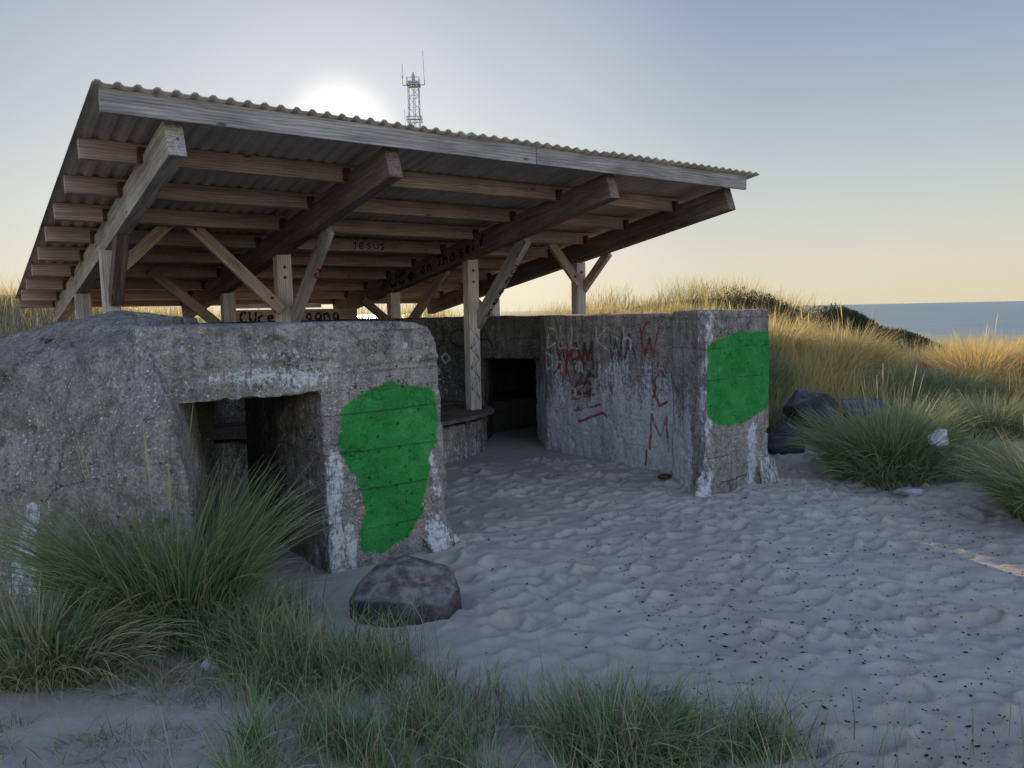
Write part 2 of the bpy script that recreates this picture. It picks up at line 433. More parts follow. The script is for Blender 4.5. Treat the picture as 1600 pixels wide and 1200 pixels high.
# trampled footprints, ridges and wind ripples in the loose sand
near = (GX > -3) & (GX < 6) & (GY > 1) & (GY < 10.5)
def rough_sand(x, y):
    m1 = sst(-1.0, .4, x + .25 * (4 - y)) * .75 + .25
    soft = sst(7.8, 6.6, y) * .7 + .3
    n = fbm(x * 4.8 + y * 1.6, y * 6.4, 0 * x, 4, 31, .6)
    n2 = 1 - np.abs(fbm(x * 3.1 + 4, y * 4.0, 0 * x, 3, 47)) * 2.2
    return (n * .015 + n2 * .007 + .009 * fbm(x * 11, y * 13, 0 * x, 3, 71)) * m1 * soft
GZ = GZ + np.where(near, rough_sand(GX, GY), 0) * sst(10.5, 9, GY)
fr = random.Random(5)
for _ in range(1150):
    fx, fy = fr.uniform(-.6, 4.6), fr.uniform(1.8, 8.2)
    if fx < 0 and fy < 3.4 and fr.random() < .7: continue
    if fx < -1.2: continue
    a = fr.gauss(.5, .8); L, Wd, dp = fr.uniform(.055, .12), fr.uniform(.035, .065), fr.uniform(.008, .026)
    i0, i1 = np.searchsorted(xs, fx - .4), np.searchsorted(xs, fx + .4)
    j0, j1 = np.searchsorted(ys, fy - .4), np.searchsorted(ys, fy + .4)
    X, Y = GX[j0:j1, i0:i1] - fx, GY[j0:j1, i0:i1] - fy
    u, w = X * math.cos(a) + Y * math.sin(a), -X * math.sin(a) + Y * math.cos(a)
    r = np.sqrt((u / L) ** 2 + (w / Wd) ** 2)
    GZ[j0:j1, i0:i1] += -dp * np.exp(-r ** 2.6) + dp * .6 * np.exp(-((r - 1.35) / .30) ** 2) * (1 + .5 * u / L)

def gz(x, y):
    """height of the finished sheet (bilinear)"""
    x = np.atleast_1d(np.asarray(x, float)); y = np.atleast_1d(np.asarray(y, float))
    i = np.clip(np.searchsorted(xs, x) - 1, 0, len(xs) - 2); j = np.clip(np.searchsorted(ys, y) - 1, 0, len(ys) - 2)
    u = (x - xs[i]) / (xs[i + 1] - xs[i]); w = (y - ys[j]) / (ys[j + 1] - ys[j])
    return (GZ[j, i] * (1 - u) * (1 - w) + GZ[j, i + 1] * u * (1 - w) + GZ[j + 1, i] * (1 - u) * w + GZ[j + 1, i + 1] * u * w)

ny, nx = GX.shape
idx = np.arange(nx * ny).reshape(ny, nx)
F = np.stack([idx[:-1, :-1], idx[:-1, 1:], idx[1:, 1:], idx[1:, :-1]], -1).reshape(-1, 4)
me = mesh_from('ground', np.stack([GX, GY, GZ], -1).reshape(-1, 3), F)
turf = np.maximum.reduce([sst(9.3, 11.5, GY + .9 * (GX - 4)) * sst(1.2, 3.0, GX) * sst(7.6, 8.6, GY),
                          sst(13, 15, GY), sst(-5, -6.5, GX) * .9,
                          .55 * np.exp(-((GX + 1.7) / .6) ** 2 - ((GY - 3.9) / .35) ** 2),
                          sst(4.8, 5.6, GX) * sst(4, 5, GY)])
attr(me, 'turf', turf.ravel())
pp, qq = to_pq(GX, GY)
attr(me, 'alcove_shade', (sst(6.4, 7.4, qq) * sst(5.4, 6.0, pp) * sst(10, 9.6, qq)).ravel())  # shade of the alcove put into the floor colour
ground = link('ground', me, M['sand']); tag(ground, 'pale trampled dune sand with footprints', 'sand', kind='structure')

# sea
m = NT('sea_water')
v = m.coord((1, 3.2, 1))
h = m.math('ADD', m.noise(v, .55, 5, .65), m.math('MULTIPLY', m.noise(v, .06, 3, .6), 1.5))
c = m.ramp(m.noise(m.coord((1, 4, 1)), .02, 4, .6), [(.35, (.12, .20, .23)), (.65, (.17, .26, .28))])
M['sea'] = m.fin(c, .38, m.bump(h, .8, .35), .5)
sx = np.array([-30000, -300, 0, 300, 3000, 60000.]); sy = np.array([-3000, 0, 60, 300, 3000, 60000.])
SX, SY = np.meshgrid(sx, sy)
sid = np.arange(36).reshape(6, 6)
SF = np.stack([sid[:-1, :-1], sid[:-1, 1:], sid[1:, 1:], sid[1:, :-1]], -1).reshape(-1, 4)
sea = link('sea', mesh_from('sea', np.stack([SX, SY, SX * 0 - 5.2], -1).reshape(-1, 3), SF), M['sea'])
tag(sea, 'calm blue grey sea reaching the horizon', 'sea', kind='structure')

# ------------------------------------------------------------------ concrete bunker
OP, OQ = 3.8, 6.3
bx, by = to_world(OP, OQ)
bunker = empty('concrete_bunker', (bx, by, 0), AZ)
tag(bunker, 'low weathered concrete bunker with graffiti and two green painted patches, half buried in sand', 'bunker')

def hull(bm, pts):
    vs = [bm.verts.new(p) for p in pts]
    r = bmesh.ops.convex_hull(bm, input=vs)
    junk = [g for g in r.get('geom_interior', []) + r.get('geom_unused', []) if isinstance(g, bmesh.types.BMVert)]
    if junk: bmesh.ops.delete(bm, geom=list(set(junk)), context='VERTS')

def prism(bm, poly, z0, z1, shrink=0.0):
    cx = sum(p[0] for p in poly) / len(poly); cy = sum(p[1] for p in poly) / len(poly)
    hull(bm, [(x, y, z0) for x, y in poly] + [(x - (x - cx) * shrink, y - (y - cy) * shrink, z1) for x, y in poly])

def solid(name, build, voxel, paint=None, mat='concrete', amp=(.012, .006), off=(OP, OQ), parent=bunker, seed=1, rough=None, world=False, smooth_it=2):
    bm = bmesh.new(); build(bm)
    bmesh.ops.recalc_face_normals(bm, faces=bm.faces)
    me = bpy.data.meshes.new(name); bm.to_mesh(me); bm.free()
    o = bpy.data.objects.new(name, me); COL.objects.link(o)
    md = o.modifiers.new('r', 'REMESH'); md.mode = 'VOXEL'; md.voxel_size = voxel
    if smooth_it:
        sm = o.modifiers.new('s', 'SMOOTH'); sm.factor = .5; sm.iterations = smooth_it
    dg = bpy.context.evaluated_depsgraph_get()
    me2 = bpy.data.meshes.new_from_object(o.evaluated_get(dg))
    bpy.data.objects.remove(o); bpy.data.meshes.remove(me)
    n = len(me2.vertices)
    co = np.empty(n * 3, np.float32); me2.vertices.foreach_get('co', co); co = co.reshape(-1, 3).astype(float)
    no = np.empty(n * 3, np.float32); me2.vertices.foreach_get('normal', no); no = no.reshape(-1, 3).astype(float)
    x, y, z = co.T
    d = amp[0] * fbm(x * 3, y * 3, z * 3, 3, seed) + amp[1] * fbm(x * 17, y * 17, z * 17, 3, seed + 40)
    chip = fbm(x * 7, y * 7, z * 7, 3, seed + 80)
    d = d - amp[1] * 3.0 * sst(.28, .5, chip)
    # shuttering board steps
    zz = z + .01 * fbm(x * 1.5, y * 1.5, z * 0, 2, 3)
    band = np.floor(zz / .155)
    d = d + .0035 * (hash3(band.astype(np.int64), (band * 0).astype(np.int64), (band * 0).astype(np.int64), seed) - .5) * (amp[0] > .005)
    if rough is not None: d = d + rough(x, y, z, no)
    co2 = co + no * d[:, None]
    A = {k: np.zeros(n) for k in ('green', 'white', 'dark', 'red', 'chalk')}
    if paint is not None: paint(x, y, z, no, A)
    co2[:, 0] -= off[0]; co2[:, 1] -= off[1]
    me2.vertices.foreach_set('co', co2.astype(np.float32).ravel())
    for k, a in A.items(): attr(me2, k, a)
    me2.polygons.foreach_set('use_smooth', np.ones(len(me2.polygons), bool))
    me2.name = name; me2.update()
    return link(name, me2, M[mat], parent)

GREEN1 = [(1.94, 1.03), (2.07, 1.11), (2.27, 1.17), (2.43, 1.16), (2.62, 1.1), (2.66, .92), (2.63, .75), (2.56, .63), (2.53, .47), (2.50, .3), (2.40, .12), (2.2, .06), (2.05, .1), (2.01, .25), (2.06, .37), (2.05, .53), (1.99, .64), (1.91, .79), (1.93, .95)]
GREEN2 = [(5.12, 1.27), (5.24, 1.36), (5.52, 1.385), (6.04, 1.40), (6.05, .74), (5.90, .64), (5.66, .585), (5.42, .57), (5.2, .61), (5.1, .68), (5.10, 1.0)]
def spot(x, y, cx, cy, rx, ry, p=2.0):
    return np.exp(-(np.abs((x - cx) / rx) ** p + np.abs((y - cy) / ry) ** p))

def entrance(bm):
    # right pier with rounded shoulder, lintel and the passage
    for (prof) in ([(1.84, -.4), (1.83, 1.2), (1.82, 1.552), (2.48, 1.545), (2.57, 1.515), (2.63, 1.44), (2.655, 1.32), (2.69, .5), (2.72, -.4)],):
        hull(bm, [(p, q, z) for p, z in prof for q in (4.4, 5.9)])
    hull(bm, [(p, q, z) for p, z in ((.80, 1.13), (.83, 1.56), (2.3, 1.55), (2.3, 1.15), (1.84, 1.14)) for q in (4.4, 5.15)])
    # sand worn toe at the corner
    hull(bm, [(2.45, 4.45, .2), (2.68, 4.42, .26), (2.8, 4.36, -.2), (2.55, 4.2, -.1), (2.75, 4.6, .1), (2.62, 4.3, .06), (2.9, 4.3, -.25)])
def paint_entrance(x, y, z, no, A):
    f = sst(.55, .8, -no[:, 1])                                    # face towards the beach
    A['green'][:] = sst(.04, -.045, poly_sd(x, z, GREEN1) + .045 * fbm(x * 7, z * 7, x * 0, 4, 3, .6)) * (.86 + .22 * fbm(x * 9, z * 14, x * 0, 3, 13)) * f
    w = .62 * sst(.075, .0, seg_dist(x, z, [((1.89, -.1), (1.88, .5)), ((1.88, .5), (1.90, .72)), ((1.97, -.1), (1.97, .26))]) - .02)
    w = np.maximum(w, .6 * sst(.06, .0, seg_dist(x, z, [((2.53, .75), (2.61, .5)), ((2.61, .5), (2.62, .4))]) - .004))
    w = np.maximum(w, .75 * spot(x, z, 2.58, .1, .12, .2))
    w = np.maximum(w, .62 * spot(x, z, 1.45, 1.27, .48, .05) + .5 * spot(x, z, 1.75, 1.21, .28, .04))
    w = np.maximum(w, .6 * spot(x, z, 2.40, 1.40, .06, .04)); w = np.maximum(w, .5 * spot(x, z, 1.05, 1.42, .07, .03))
    w = np.maximum(w, .42 * spot(x, z, 1.6, 1.38, .5, .05))
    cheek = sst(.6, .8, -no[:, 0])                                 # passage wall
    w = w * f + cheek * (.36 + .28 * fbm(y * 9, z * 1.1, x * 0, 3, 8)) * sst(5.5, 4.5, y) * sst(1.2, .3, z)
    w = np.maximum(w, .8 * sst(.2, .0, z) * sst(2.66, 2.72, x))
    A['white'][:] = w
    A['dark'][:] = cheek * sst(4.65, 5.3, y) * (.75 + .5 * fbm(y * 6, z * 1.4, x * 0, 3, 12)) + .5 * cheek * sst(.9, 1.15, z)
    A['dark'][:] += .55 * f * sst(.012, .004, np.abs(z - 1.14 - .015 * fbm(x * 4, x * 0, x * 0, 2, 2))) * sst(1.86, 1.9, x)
    A['dark'][:] += .5 * f * sst(.010, .003, np.abs(z - 1.285 - .008 * fbm(x * 6, x * 0, x * 0, 2, 4))) * sst(2.0, 2.1, x)
def rough_entrance(x, y, z, no):
    d = np.zeros(len(x))
    top = sst(1.22, 1.32, z) * sst(1.6, 1.5, z)
    d += top * .020 * fbm(x * 22, y * 22, z * 22, 3, 90)           # exposed aggregate band
    d -= .012 * sst(.02, .0, np.abs(z - 1.27 - .02 * fbm(x * 3, x * 0, x * 0, 2, 4))) * sst(.3, .8, -no[:, 1])
    ragged = sst(.05, .0, np.abs(z - 1.14)) * sst(1.9, 1.7, x)
    d += ragged * .022 * fbm(x * 9, y * 9, x * 0, 3, 17)
    return d
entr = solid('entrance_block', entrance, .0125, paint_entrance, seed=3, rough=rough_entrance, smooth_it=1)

# the rounded, battered mass on the left; corner points kept in metres of the site
def mound(bm):
    P = []
    def w(x, y, z):
        p, q = to_pq(x, y); P.append((p, q, z))
    for x, y, z in ((-2.62, 5.1, 1.65), (-2.98, 5.7, 1.64), (-2.02, 4.35, 1.595), (-3.75, 5.7, 1.50), (-5.3, 6.2, 1.0), (-2.83, 4.22, 1.31), (-2.42, 4.45, 1.58), (-3.9, 4.75, .95),
                    (-1.92, 4.06, 1.50), (-1.73, 3.90, 1.12), (-1.62, 3.84, .60), (-1.52, 3.72, -.3), (-2.25, 3.74, -.3), (-2.28, 3.86, .5), (-2.9, 3.93, -.3), (-2.8, 4.05, .5), (-4.2, 4.3, -.3), (-4.1, 4.5, .4), (-6, 5.6, -.3),
                    (-2.5, 6.2, 1.6), (-2.4, 6.2, -.3), (-1.95, 4.7, -.3), (-1.98, 4.62, 1.14), (-4.8, 7.2, -.3), (-4.2, 7.0, 1.4)):
        w(x, y, z)
    hull(bm, P)
def paint_mound(x, y, z, no, A):
    X = x * UX - y * UY
    w = .62 * sst(.09, .0, seg_dist(X, z, [((-2.52, .62), (-2.55, .4)), ((-2.55, .4), (-2.56, .2))]) - (.01 + .05 * sst(.65, .2, z)))
    w = np.maximum(w, .6 * sst(.04, .0, seg_dist(X, z, [((-2.9, .55), (-2.9, .2))]) - .01))
    w = np.maximum(w, .5 * spot(X, z, -2.6, 1.0, .05, .05)); w = np.maximum(w, .5 * spot(X, z, -2.95, 1.2, .1, .06))
    w = np.maximum(w, .32 * (fbm(x * 2.2, y * 2.2, z * 2.2, 3, 5) + .35))
    A['white'][:] = w
    cr = seg_dist(X, z, [((-2.32, 1.0), (-2.36, .86)), ((-2.36, .86), (-2.37, .74)), ((-2.37, .74), (-2.45, .66)), ((-2.37, .74), (-2.1, .80)), ((-2.1, .8), (-2.0, .84)), ((-2.45, .66), (-2.62, .72)), ((-2.62, .72), (-2.8, .7))])
    A['dark'][:] = .8 * sst(.008, .002, cr + .006 * fbm(x * 20, y * 20, z * 20, 2, 5))
    A['dark'][:] += .7 * spot(X, z, -2.56, 1.03, .025, .035)
def rough_mound(x, y, z, no):
    X = x * UX - y * UY
    d = -.03 * sst(.025, .0, seg_dist(X, z, [((-2.3, 1.56), (-2.66, 1.5)), ((-2.66, 1.5), (-3.0, 1.3)), ((-3.0, 1.3), (-4.0, .95))]) + .02 * fbm(x * 6, y * 6, z * 6, 2, 8))
    d += .010 * fbm(x * 26, y * 26, z * 26, 2, 95)
    d -= .03 * spot(X, z, -2.56, 1.03, .03, .04)
    return d
solid('battered_shoulder', mound, .0135, paint_mound, 'concrete_smooth', seed=9, rough=rough_mound, amp=(.03, .008), smooth_it=4)

def side_wall(bm):
    prism(bm, [(5.08, 4.17), (6.02, 4.22), (6.12, 4.95), (5.33, 4.76)], -.4, 1.575)
    prism(bm, [(5.60, 4.6), (6.12, 4.6), (6.9, 6.2), (7.3, 7.7), (6.0, 7.6), (5.95, 7.3), (5.59, 6.89), (5.66, 5.9), (5.62, 4.98)], -.4, 1.545)
    hull(bm, [(5.0, 4.12, -.3), (5.2, 4.1, -.3), (5.12, 4.2, .28), (5.25, 4.5, -.3), (5.05, 4.25, .16), (4.98, 4.3, -.2)])
    hull(bm, [(5.85, 4.2, .25), (6.08, 4.2, .25), (6.12, 4.05, -.3), (5.75, 4.05, -.3), (6.1, 4.4, -.3)])
def paint_side(x, y, z, no, A):
    f = sst(.6, .85, -no[:, 1]) * sst(4.6, 4.4, y)
    A['green'][:] = sst(.04, -.045, poly_sd(x, z, GREEN2) + .035 * fbm(x * 7, z * 7, x * 0, 4, 3, .6)) * (.86 + .22 * fbm(x * 9, z * 14, x * 0, 3, 13)) * f
    w = f * np.maximum(.66 * sst(.15, .02, np.abs(x - 5.76)) * sst(.62, .55, z + .1 * fbm(x * 20, x * 0, x * 0, 2, 5)), .5 * sst(.5, .2, z) * sst(5.7, 5.9, x))
    w = np.maximum(w, f * .42 * sst(.7, .4, z) * sst(5.35, 5.1, x))
    g = sst(.6, .8, -no[:, 0]) * sst(4.3, 4.5, y) 
    env = .30 + .62 * sst(1.15, .25, z)
    w = np.maximum(w, g * (env + .42 * fbm(y * 12, z * 1.6, x * 0, 4, 21)) * sst(1.35, 1.0, z))
    w = np.maximum(w, g * .75 * sst(.35, .05, z) * (.6 + .5 * fbm(y * 9, z * 2, x * 0, 3, 5)))
    cor = sst(.1, .0, np.hypot(x - 5.1, y - 4.2) - .05)
    w = np.maximum(w, cor * (.45 + .5 * fbm(x * 8, y * 8, z * 5, 3, 25)))
    A['white'][:] = w
    # writing is laid out along the wall: s grows towards the beach end
    s = 6.95 - y
    gg = sst(.5, .8, -no[:, 0]) * (y < 7) * (x > 5.3)
    ck = strokes('DLL Kch', .10, 1.18, .24, .20, .05) + strokes('Dada jgo', .06, .92, .20, .17) + strokes('un iu', .3, .66, .16, .17)
    A['chalk'][:] = sst(.024, .003, seg_dist(s + .01 * fbm(y * 9, z * 9, x * 0, 2, 7), z, segs_of(ck))) * gg * (.75 + .3 * fbm(y * 6, z * 6, x * 0, 2, 62))
    rd = [[(.22, 1.26), (.30, 1.08), (.36, 1.22), (.44, 1.05), (.52, 1.22)], [(.55, 1.2), (.42, 1.02), (.40, .84), (.55, .80), (.70, .98), (.66, 1.1), (.52, 1.06)],
          [(.45, .72), (.75, .84), (.52, .62), (.86, .70), (.56, .5), (.95, .60)], [(.62, .38), (1.0, .52), (1.05, .47)]]
    rd += strokes('W', 1.55, 1.12, .30, .30) + strokes('C', 1.72, .66, .34, .22) + strokes('M', 1.66, .22, .34, .30)
    rd += [[(.30, .98), (.36, .80), (.42, .96), (.50, .78), (.58, .94)], [(.2, .9), (.34, 1.02), (.28, 1.12)], [(.62, 1.18), (.72, 1.02), (.80, 1.16)], [(1.62, 1.46), (1.58, 1.38)], [(1.95, .35), (1.97, .08)], [(1.62, .2), (1.60, .05)]]
    A['red'][:] = sst(.034, .004, seg_dist(s + .012 * fbm(y * 9, z * 9, x * 0, 2, 6), z + .012 * fbm(y * 9, z * 9, x * 0 + 4, 2, 6), segs_of(rd))) * gg * (.72 + .3 * fbm(y * 5, z * 5, x * 0, 2, 61))
    A['dark'][:] = f * (.7 * sst(.010, .003, np.abs(z - .33)) * sst(5.5, 5.4, x) + .8 * sst(.012, .004, np.abs(z - .1 - .06 * (x - 5.4))) * sst(5.25, 5.3, x) * sst(5.72, 5.68, x)
                        + .7 * sst(.008, .002, np.abs(z - .99 - .01 * fbm(x * 4, x * 0, x * 0, 2, 4))) + .5 * sst(.008, .002, np.abs(z - 1.46)))
    dk = strokes('NOM', .28, .98, .26, .2, .1) + strokes('ZS', .5, .7, .22, .2, .2) + strokes('WA', 1.1, 1.1, .24, .22)
    A['dark'][:] += .8 * sst(.022, .004, seg_dist(s, z, segs_of(dk))) * gg
    A['dark'][:] += .45 * g * sst(.2, .5, fbm(y * 5, z * 1.1, x * 0, 3, 44))
def rough_side(x, y, z, no):
    c = np.hypot(x - 5.09, y - 4.18)
    d = sst(.14, .0, c) * .03 * (fbm(x * 14, y * 14, z * 14, 3, 61) - .4)
    d += .01 * sst(.3, .8, -no[:, 0]) * fbm(y * 14, z * 3, x * 0, 3, 33)
    return d
solid('side_wall', side_wall, .0135, paint_side, seed=15, rough=rough_side)

def rear_wall(bm):
    L0, L1 = (5.92, 7.25), (4.67, 8.5)
    prism(bm, [(5.97, 7.2), (7.2, 7.5), (7.3, 9.9), (4.6, 9.9), (4.67, 8.5)], 1.03, 1.54)
    prism(bm, [(5.36, 7.81), (4.67, 8.5), (4.6, 9.9), (5.6, 9.9), (5.75, 8.2)], -.4, 1.1)
    prism(bm, [(6.9, 7.4), (7.3, 7.4), (7.3, 9.9), (6.9, 9.9)], -.4, 1.2)
    prism(bm, [(4.7, 9.3), (7.3, 9.3), (7.3, 9.9), (4.7, 9.9)], -.4, 1.2)
    prism(bm, [(5.6, 8.3), (7.0, 8.3), (7.0, 9.4), (5.6, 9.4)], -.4, .42)
    prism(bm, [(.95, 8.6), (4.75, 8.5), (4.75, 9.9), (.95, 9.9)], -.4, 1.54)
    prism(bm, [(1.7, 6.6), (1.7, 8.7), (1.2, 9.9), (.95, 9.9), (.75, 7.6), (1.05, 6.3)], -.4, 1.57)
def paint_rear(x, y, z, no, A):
    s = (5.92 - x) * 1.414
    g = sst(.4, .6, -no[:, 1]) * sst(5.97, 5.9, x)
    ck = strokes('KIO', 1.25, .98, .13, .16) + strokes('JE', 1.30, .78, .12, .16) + strokes('NC', 1.2, .60, .12, .16)
    A['chalk'][:] = sst(.016, .006, seg_dist(-s + 2.9, z, segs_of(ck))) * g
    dk = strokes('NVUCA', .8, 1.18, .22, .3) + strokes('XW', .9, .8, .3, .25)
    A['dark'][:] = sst(.022, .008, seg_dist(2.9 - s, z, segs_of(dk))) * g + .6 * sst(.55, .3, z) + .9 * sst(1.04, 1.0, z) * sst(7.9, 8.1, y) * (x > 5.3)  # strokes, plus painted shade low down and inside the alcove
    A['white'][:] = .25 + .2 * fbm(x * 7, y * 7, z, 3, 5)
    A['white'][:] *= sst(1.1, .9, z) * sst(.2, .6, z)
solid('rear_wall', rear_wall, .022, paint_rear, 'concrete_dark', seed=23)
def inner(bm):
    hull(bm, [(p, q, z) for p0, p1, z in ((.5, 1.36, -.4), (.5, 1.42, 1.04), (.5, 1.40, 1.5)) for p, q in ((p0, 5.2), (p1, 5.2), (p1 + .3, 6.5), (p0, 6.5))])
def paint_inner(x, y, z, no, A):
    A['white'][:] = (.42 + .5 * fbm(x * 9, z * 1.2, y * 0, 3, 5)) * sst(1.0, .5, z)
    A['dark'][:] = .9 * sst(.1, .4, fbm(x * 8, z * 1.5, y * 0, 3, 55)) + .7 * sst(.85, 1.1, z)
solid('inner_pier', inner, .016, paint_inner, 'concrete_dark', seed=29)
def bench(bm):
    prism(bm, [(4.05, 6.93), (4.45, 7.0), (4.9, 7.24), (5.12, 7.44), (5.22, 7.62), (5.1, 7.9), (4.4, 8.6), (3.3, 8.6), (3.3, 6.98)], -.4, .385)
    prism(bm, [(1.7, 8.0), (2.5, 7.45), (3.4, 6.98), (3.4, 8.6), (1.7, 8.6)], -.4, .385)
def paint_bench(x, y, z, no, A):
    A['white'][:] = sst(.42, .1, z) * (.42 + .3 * fbm(x * 14 + y * 14, z * 2, x * 0, 3, 5)) * (y < 8)
solid('bench_base', bench, .018, paint_bench, seed=31)

# ------------------------------------------------------------------ timber
LM = {}
def timber(name, a, b, w, h, mat, parent, up=(0, 0, 1), bev=.004, cut=None):
    """a squared timber from a to b (bunker frame); w across, h along `up`"""
    a, b = Vector(a), Vector(b)
    x = (b - a).normalized(); L = (b - a).length
    z = Vector(up); z = (z - x * z.dot(x)).normalized(); y = z.cross(x)
    bm = bmesh.new()
    bmesh.ops.create_cube(bm, size=1)
    for v in bm.verts:
        v.co = Vector(((v.co.x + .5) * L, v.co.y * w, v.co.z * h))
        if cut and v.co.x > L / 2: v.co.x += cut[1] * v.co.z
        if cut and v.co.x <= L / 2: v.co.x += cut[0] * v.co.z
    bmesh.ops.bevel(bm, geom=bm.edges[:], offset=bev, segments=1, affect='EDGES', profile=.5)
    me = bpy.data.meshes.new(name); bm.to_mesh(me); bm.free()
    o = link(name, me, M[mat], parent)
    mw = Matrix((x, y, z)).transposed().to_4x4()
    mw.translation = a - Vector((OP, OQ, 0))
    o.matrix_local = mw
    LM[o.name] = mw.copy()
    return o

def plan_board(name, poly, z0, z1, mat, parent):
    bm = bmesh.new(); hull(bm, [(x - OP, y - OQ, z) for x, y in poly for z in (z0, z1)])
    bmesh.ops.recalc_face_normals(bm, faces=bm.faces)
    me = bpy.data.meshes.new(name); bm.to_mesh(me); bm.free()
    return link(name, me, M[mat], parent)

# planked seat on the bench ring
deck = empty('bench_seat', (0, 0, 0)); deck.parent = bunker
DK = [(1.75, 7.92), (2.5, 7.33), (3.3, 6.88), (4.2, 6.87), (4.75, 7.06), (5.15, 7.32), (5.3, 7.6), (5.25, 7.88), (4.6, 8.5), (1.75, 8.5)]
bpy.data.objects.remove(deck)
def clip(poly, a, b):
    """part of convex-ish polygon with a <= q < b"""
    out = []
    for lo, val in ((True, a), (False, b)):
        src = poly if lo else out; res = []
        for i in range(len(src)):
            p, q = src[i], src[(i + 1) % len(src)]
            ip = p[1] >= val if lo else p[1] <= val
            iq = q[1] >= val if lo else q[1] <= val
            if ip: res.append(p)
            if ip != iq:
                t = (val - p[1]) / (q[1] - p[1]); res.append((p[0] + t * (q[0] - p[0]), val))
        out = res
        if not out: return []
    return out
bm = bmesh.new()
k = 6.8
while k < 8.5:
    pl = clip(DK, k, min(k + .135, 8.5))
    if len(pl) > 2: hull(bm, [(x - OP, y - OQ, z) for x, y in pl for z in (.425 + random.uniform(0, .004), .468 + random.uniform(-.004, .004))])
    k += .142
bmesh.ops.recalc_face_normals(bm, faces=bm.faces)
me = bpy.data.meshes.new('bench_seat'); bm.to_mesh(me); bm.free()
seat = link('bench_seat', me, M['wood_dark'], bunker)
for (p0, q0), (p1, q1) in (((4.15, 6.93), (4.1, 7.4)), ((4.62, 7.06), (4.45, 7.5)), ((5.05, 7.33), (4.8, 7.7)), ((3.7, 6.93), (3.7, 7.4))):
    timber('seat_bearer', (p0, q0, .375), (p1, q1, .375), .06, .09, 'wood_dark', bunker)

# ------------------------------------------------------------------ shelter
shelter = empty('timber_shelter', (bx, by, 0), AZ)
tag(shelter, 'open timber shelter with sloping corrugated roof standing over the concrete bunker', 'shelter')
SL = .165
RB = lambda q: 2.59 - SL * (q - 5.1)        # underside of rafters
RH = .235
RP = (1.26, 2.76, 4.96, 6.61)
n_ = Vector((0, SL, 1)).normalized()
def on_slope(name, p, q0, q1, low, w, h, mat, cut=None):
    """beam running down the roof; low = height above rafter underside"""
    c = low + h / 2
    return timber(name, (p, q0, RB(q0) + c), (p, q1, RB(q1) + c), w, h, mat, shelter, up=n_, cut=cut)
rafters = []
for i, p in enumerate(RP):
    rafters.append(on_slope('rafter', p, 5.12, 11.2, 0, .11, RH, 'wood_grey' if i == 0 else ('wood_dark' if i in (2, 3) else 'wood_dark'), cut=(.16, .16)))
PQ_ = (5.85, 6.6, 7.3, 8.0, 8.7, 9.4, 10.1, 10.75, 11.2)
for i, q in enumerate(PQ_):
    z = RB(q) + RH + .020
    timber('purlin', (.83, q, z), (6.79, q, z), .05, .136, 'wood_rose', shelter, up=n_)
    for p in RP[:]:
        timber('cleat', (p - .058, q - .05, RB(q - .05) + RH - .05), (p - .058, q - .05, RB(q - .05) + RH + .05), .05, .045, 'bracket', shelter, up=(0, 1, 0), bev=.002)
timber('fascia', (.84, 5.05, 2.855), (4.02, 5.05, 2.858), .032, .138, 'wood_grey', shelter)
timber('fascia', (4.026, 5.05, 2.858), (6.77, 5.05, 2.862), .032, .136, 'wood_grey', shelter)

# corrugated sheets, three widths in two overlapping rows
def sheet(p0, p1, q0, q1, lift, kind):
    n = int((p1 - p0) / .0105); ps = np.linspace(p0, p1, n)
    m_ = max(2, int((q1 - q0) / .25)); qs = np.linspace(q0, q1, m_)
    P, Q = np.meshgrid(ps, qs)
    ph = (P - .83) / .106 * 2 * np.pi
    cs = np.cos(ph)
    if kind == 0: prof = .018 * np.clip((cs - .1) * 1.7, 0, 1) ** .8
    else: prof = .019 * (cs * .5 + .5)
    wav = .004 * fbm(P * 1.3, Q * .8, P * 0, 2, 77 + int(p0 * 10))
    Z = RB(Q) + RH + .0895 + prof + lift + wav
    k = len(ps)
    V1 = np.stack([P - OP, Q - OQ, Z], -1).reshape(-1, 3)
    V2 = V1 - np.array([0, 0, .007])
    idx = np.arange(m_ * k).reshape(m_, k); N = m_ * k
    top = np.stack([idx[:-1, :-1], idx[:-1, 1:], idx[1:, 1:], idx[1:, :-1]], -1).reshape(-1, 4)
    bot = top[:, ::-1] + N
    def rim(line): 
        a, b = line[:-1], line[1:]
        return np.stack([a, a + N, b + N, b], -1)
    F = np.concatenate([top, bot, rim(idx[0, :]), rim(idx[-1, ::-1]), rim(idx[::-1, 0]), rim(idx[:, -1])])
    me = mesh_from('roof_sheet', np.concatenate([V1, V2]), F)
    me.shade_smooth() if hasattr(me, 'shade_smooth') else None
    return link('roof_sheet', me, M['sheet'], shelter)
for (q0, q1, l0) in ((4.995, 8.2, .009), (8.05, 11.42, .0)):
    sheet(.80, 3.36, q0, q1, l0 + .000, 0)
    sheet(3.28, 4.86, q0 + .01, q1, l0 + .0085, 1)
    sheet(4.78, 6.93, q0, q1, l0 + .017, 1)

# posts
def post(p, q, z0, z1, mat='wood_pale', w=.145, d=.12):
    return timber('post', (p, q, z0), (p, q, z1), d, w, mat, shelter, up=(1, 0, 0))
FQ, BQ = 7.52, 9.42
post(1.24, FQ, 1.5, RB(FQ - .1), 'wood_pale', .13, .12)
post(2.78, FQ, .46, RB(FQ - .1))
post(5.00, FQ, .466, RB(FQ - .1))
post(6.66, FQ, 1.5, RB(FQ - .1))
for p in (1.28, 2.80, 5.0, 6.66): post(p, BQ, 1.48, RB(BQ - .1))
def brace(a, b, w=.11, t=.06, mat='wood_tan', up=(0, 0, 1)):
    return timber('brace', a, b, t, w, mat, shelter, up=up)
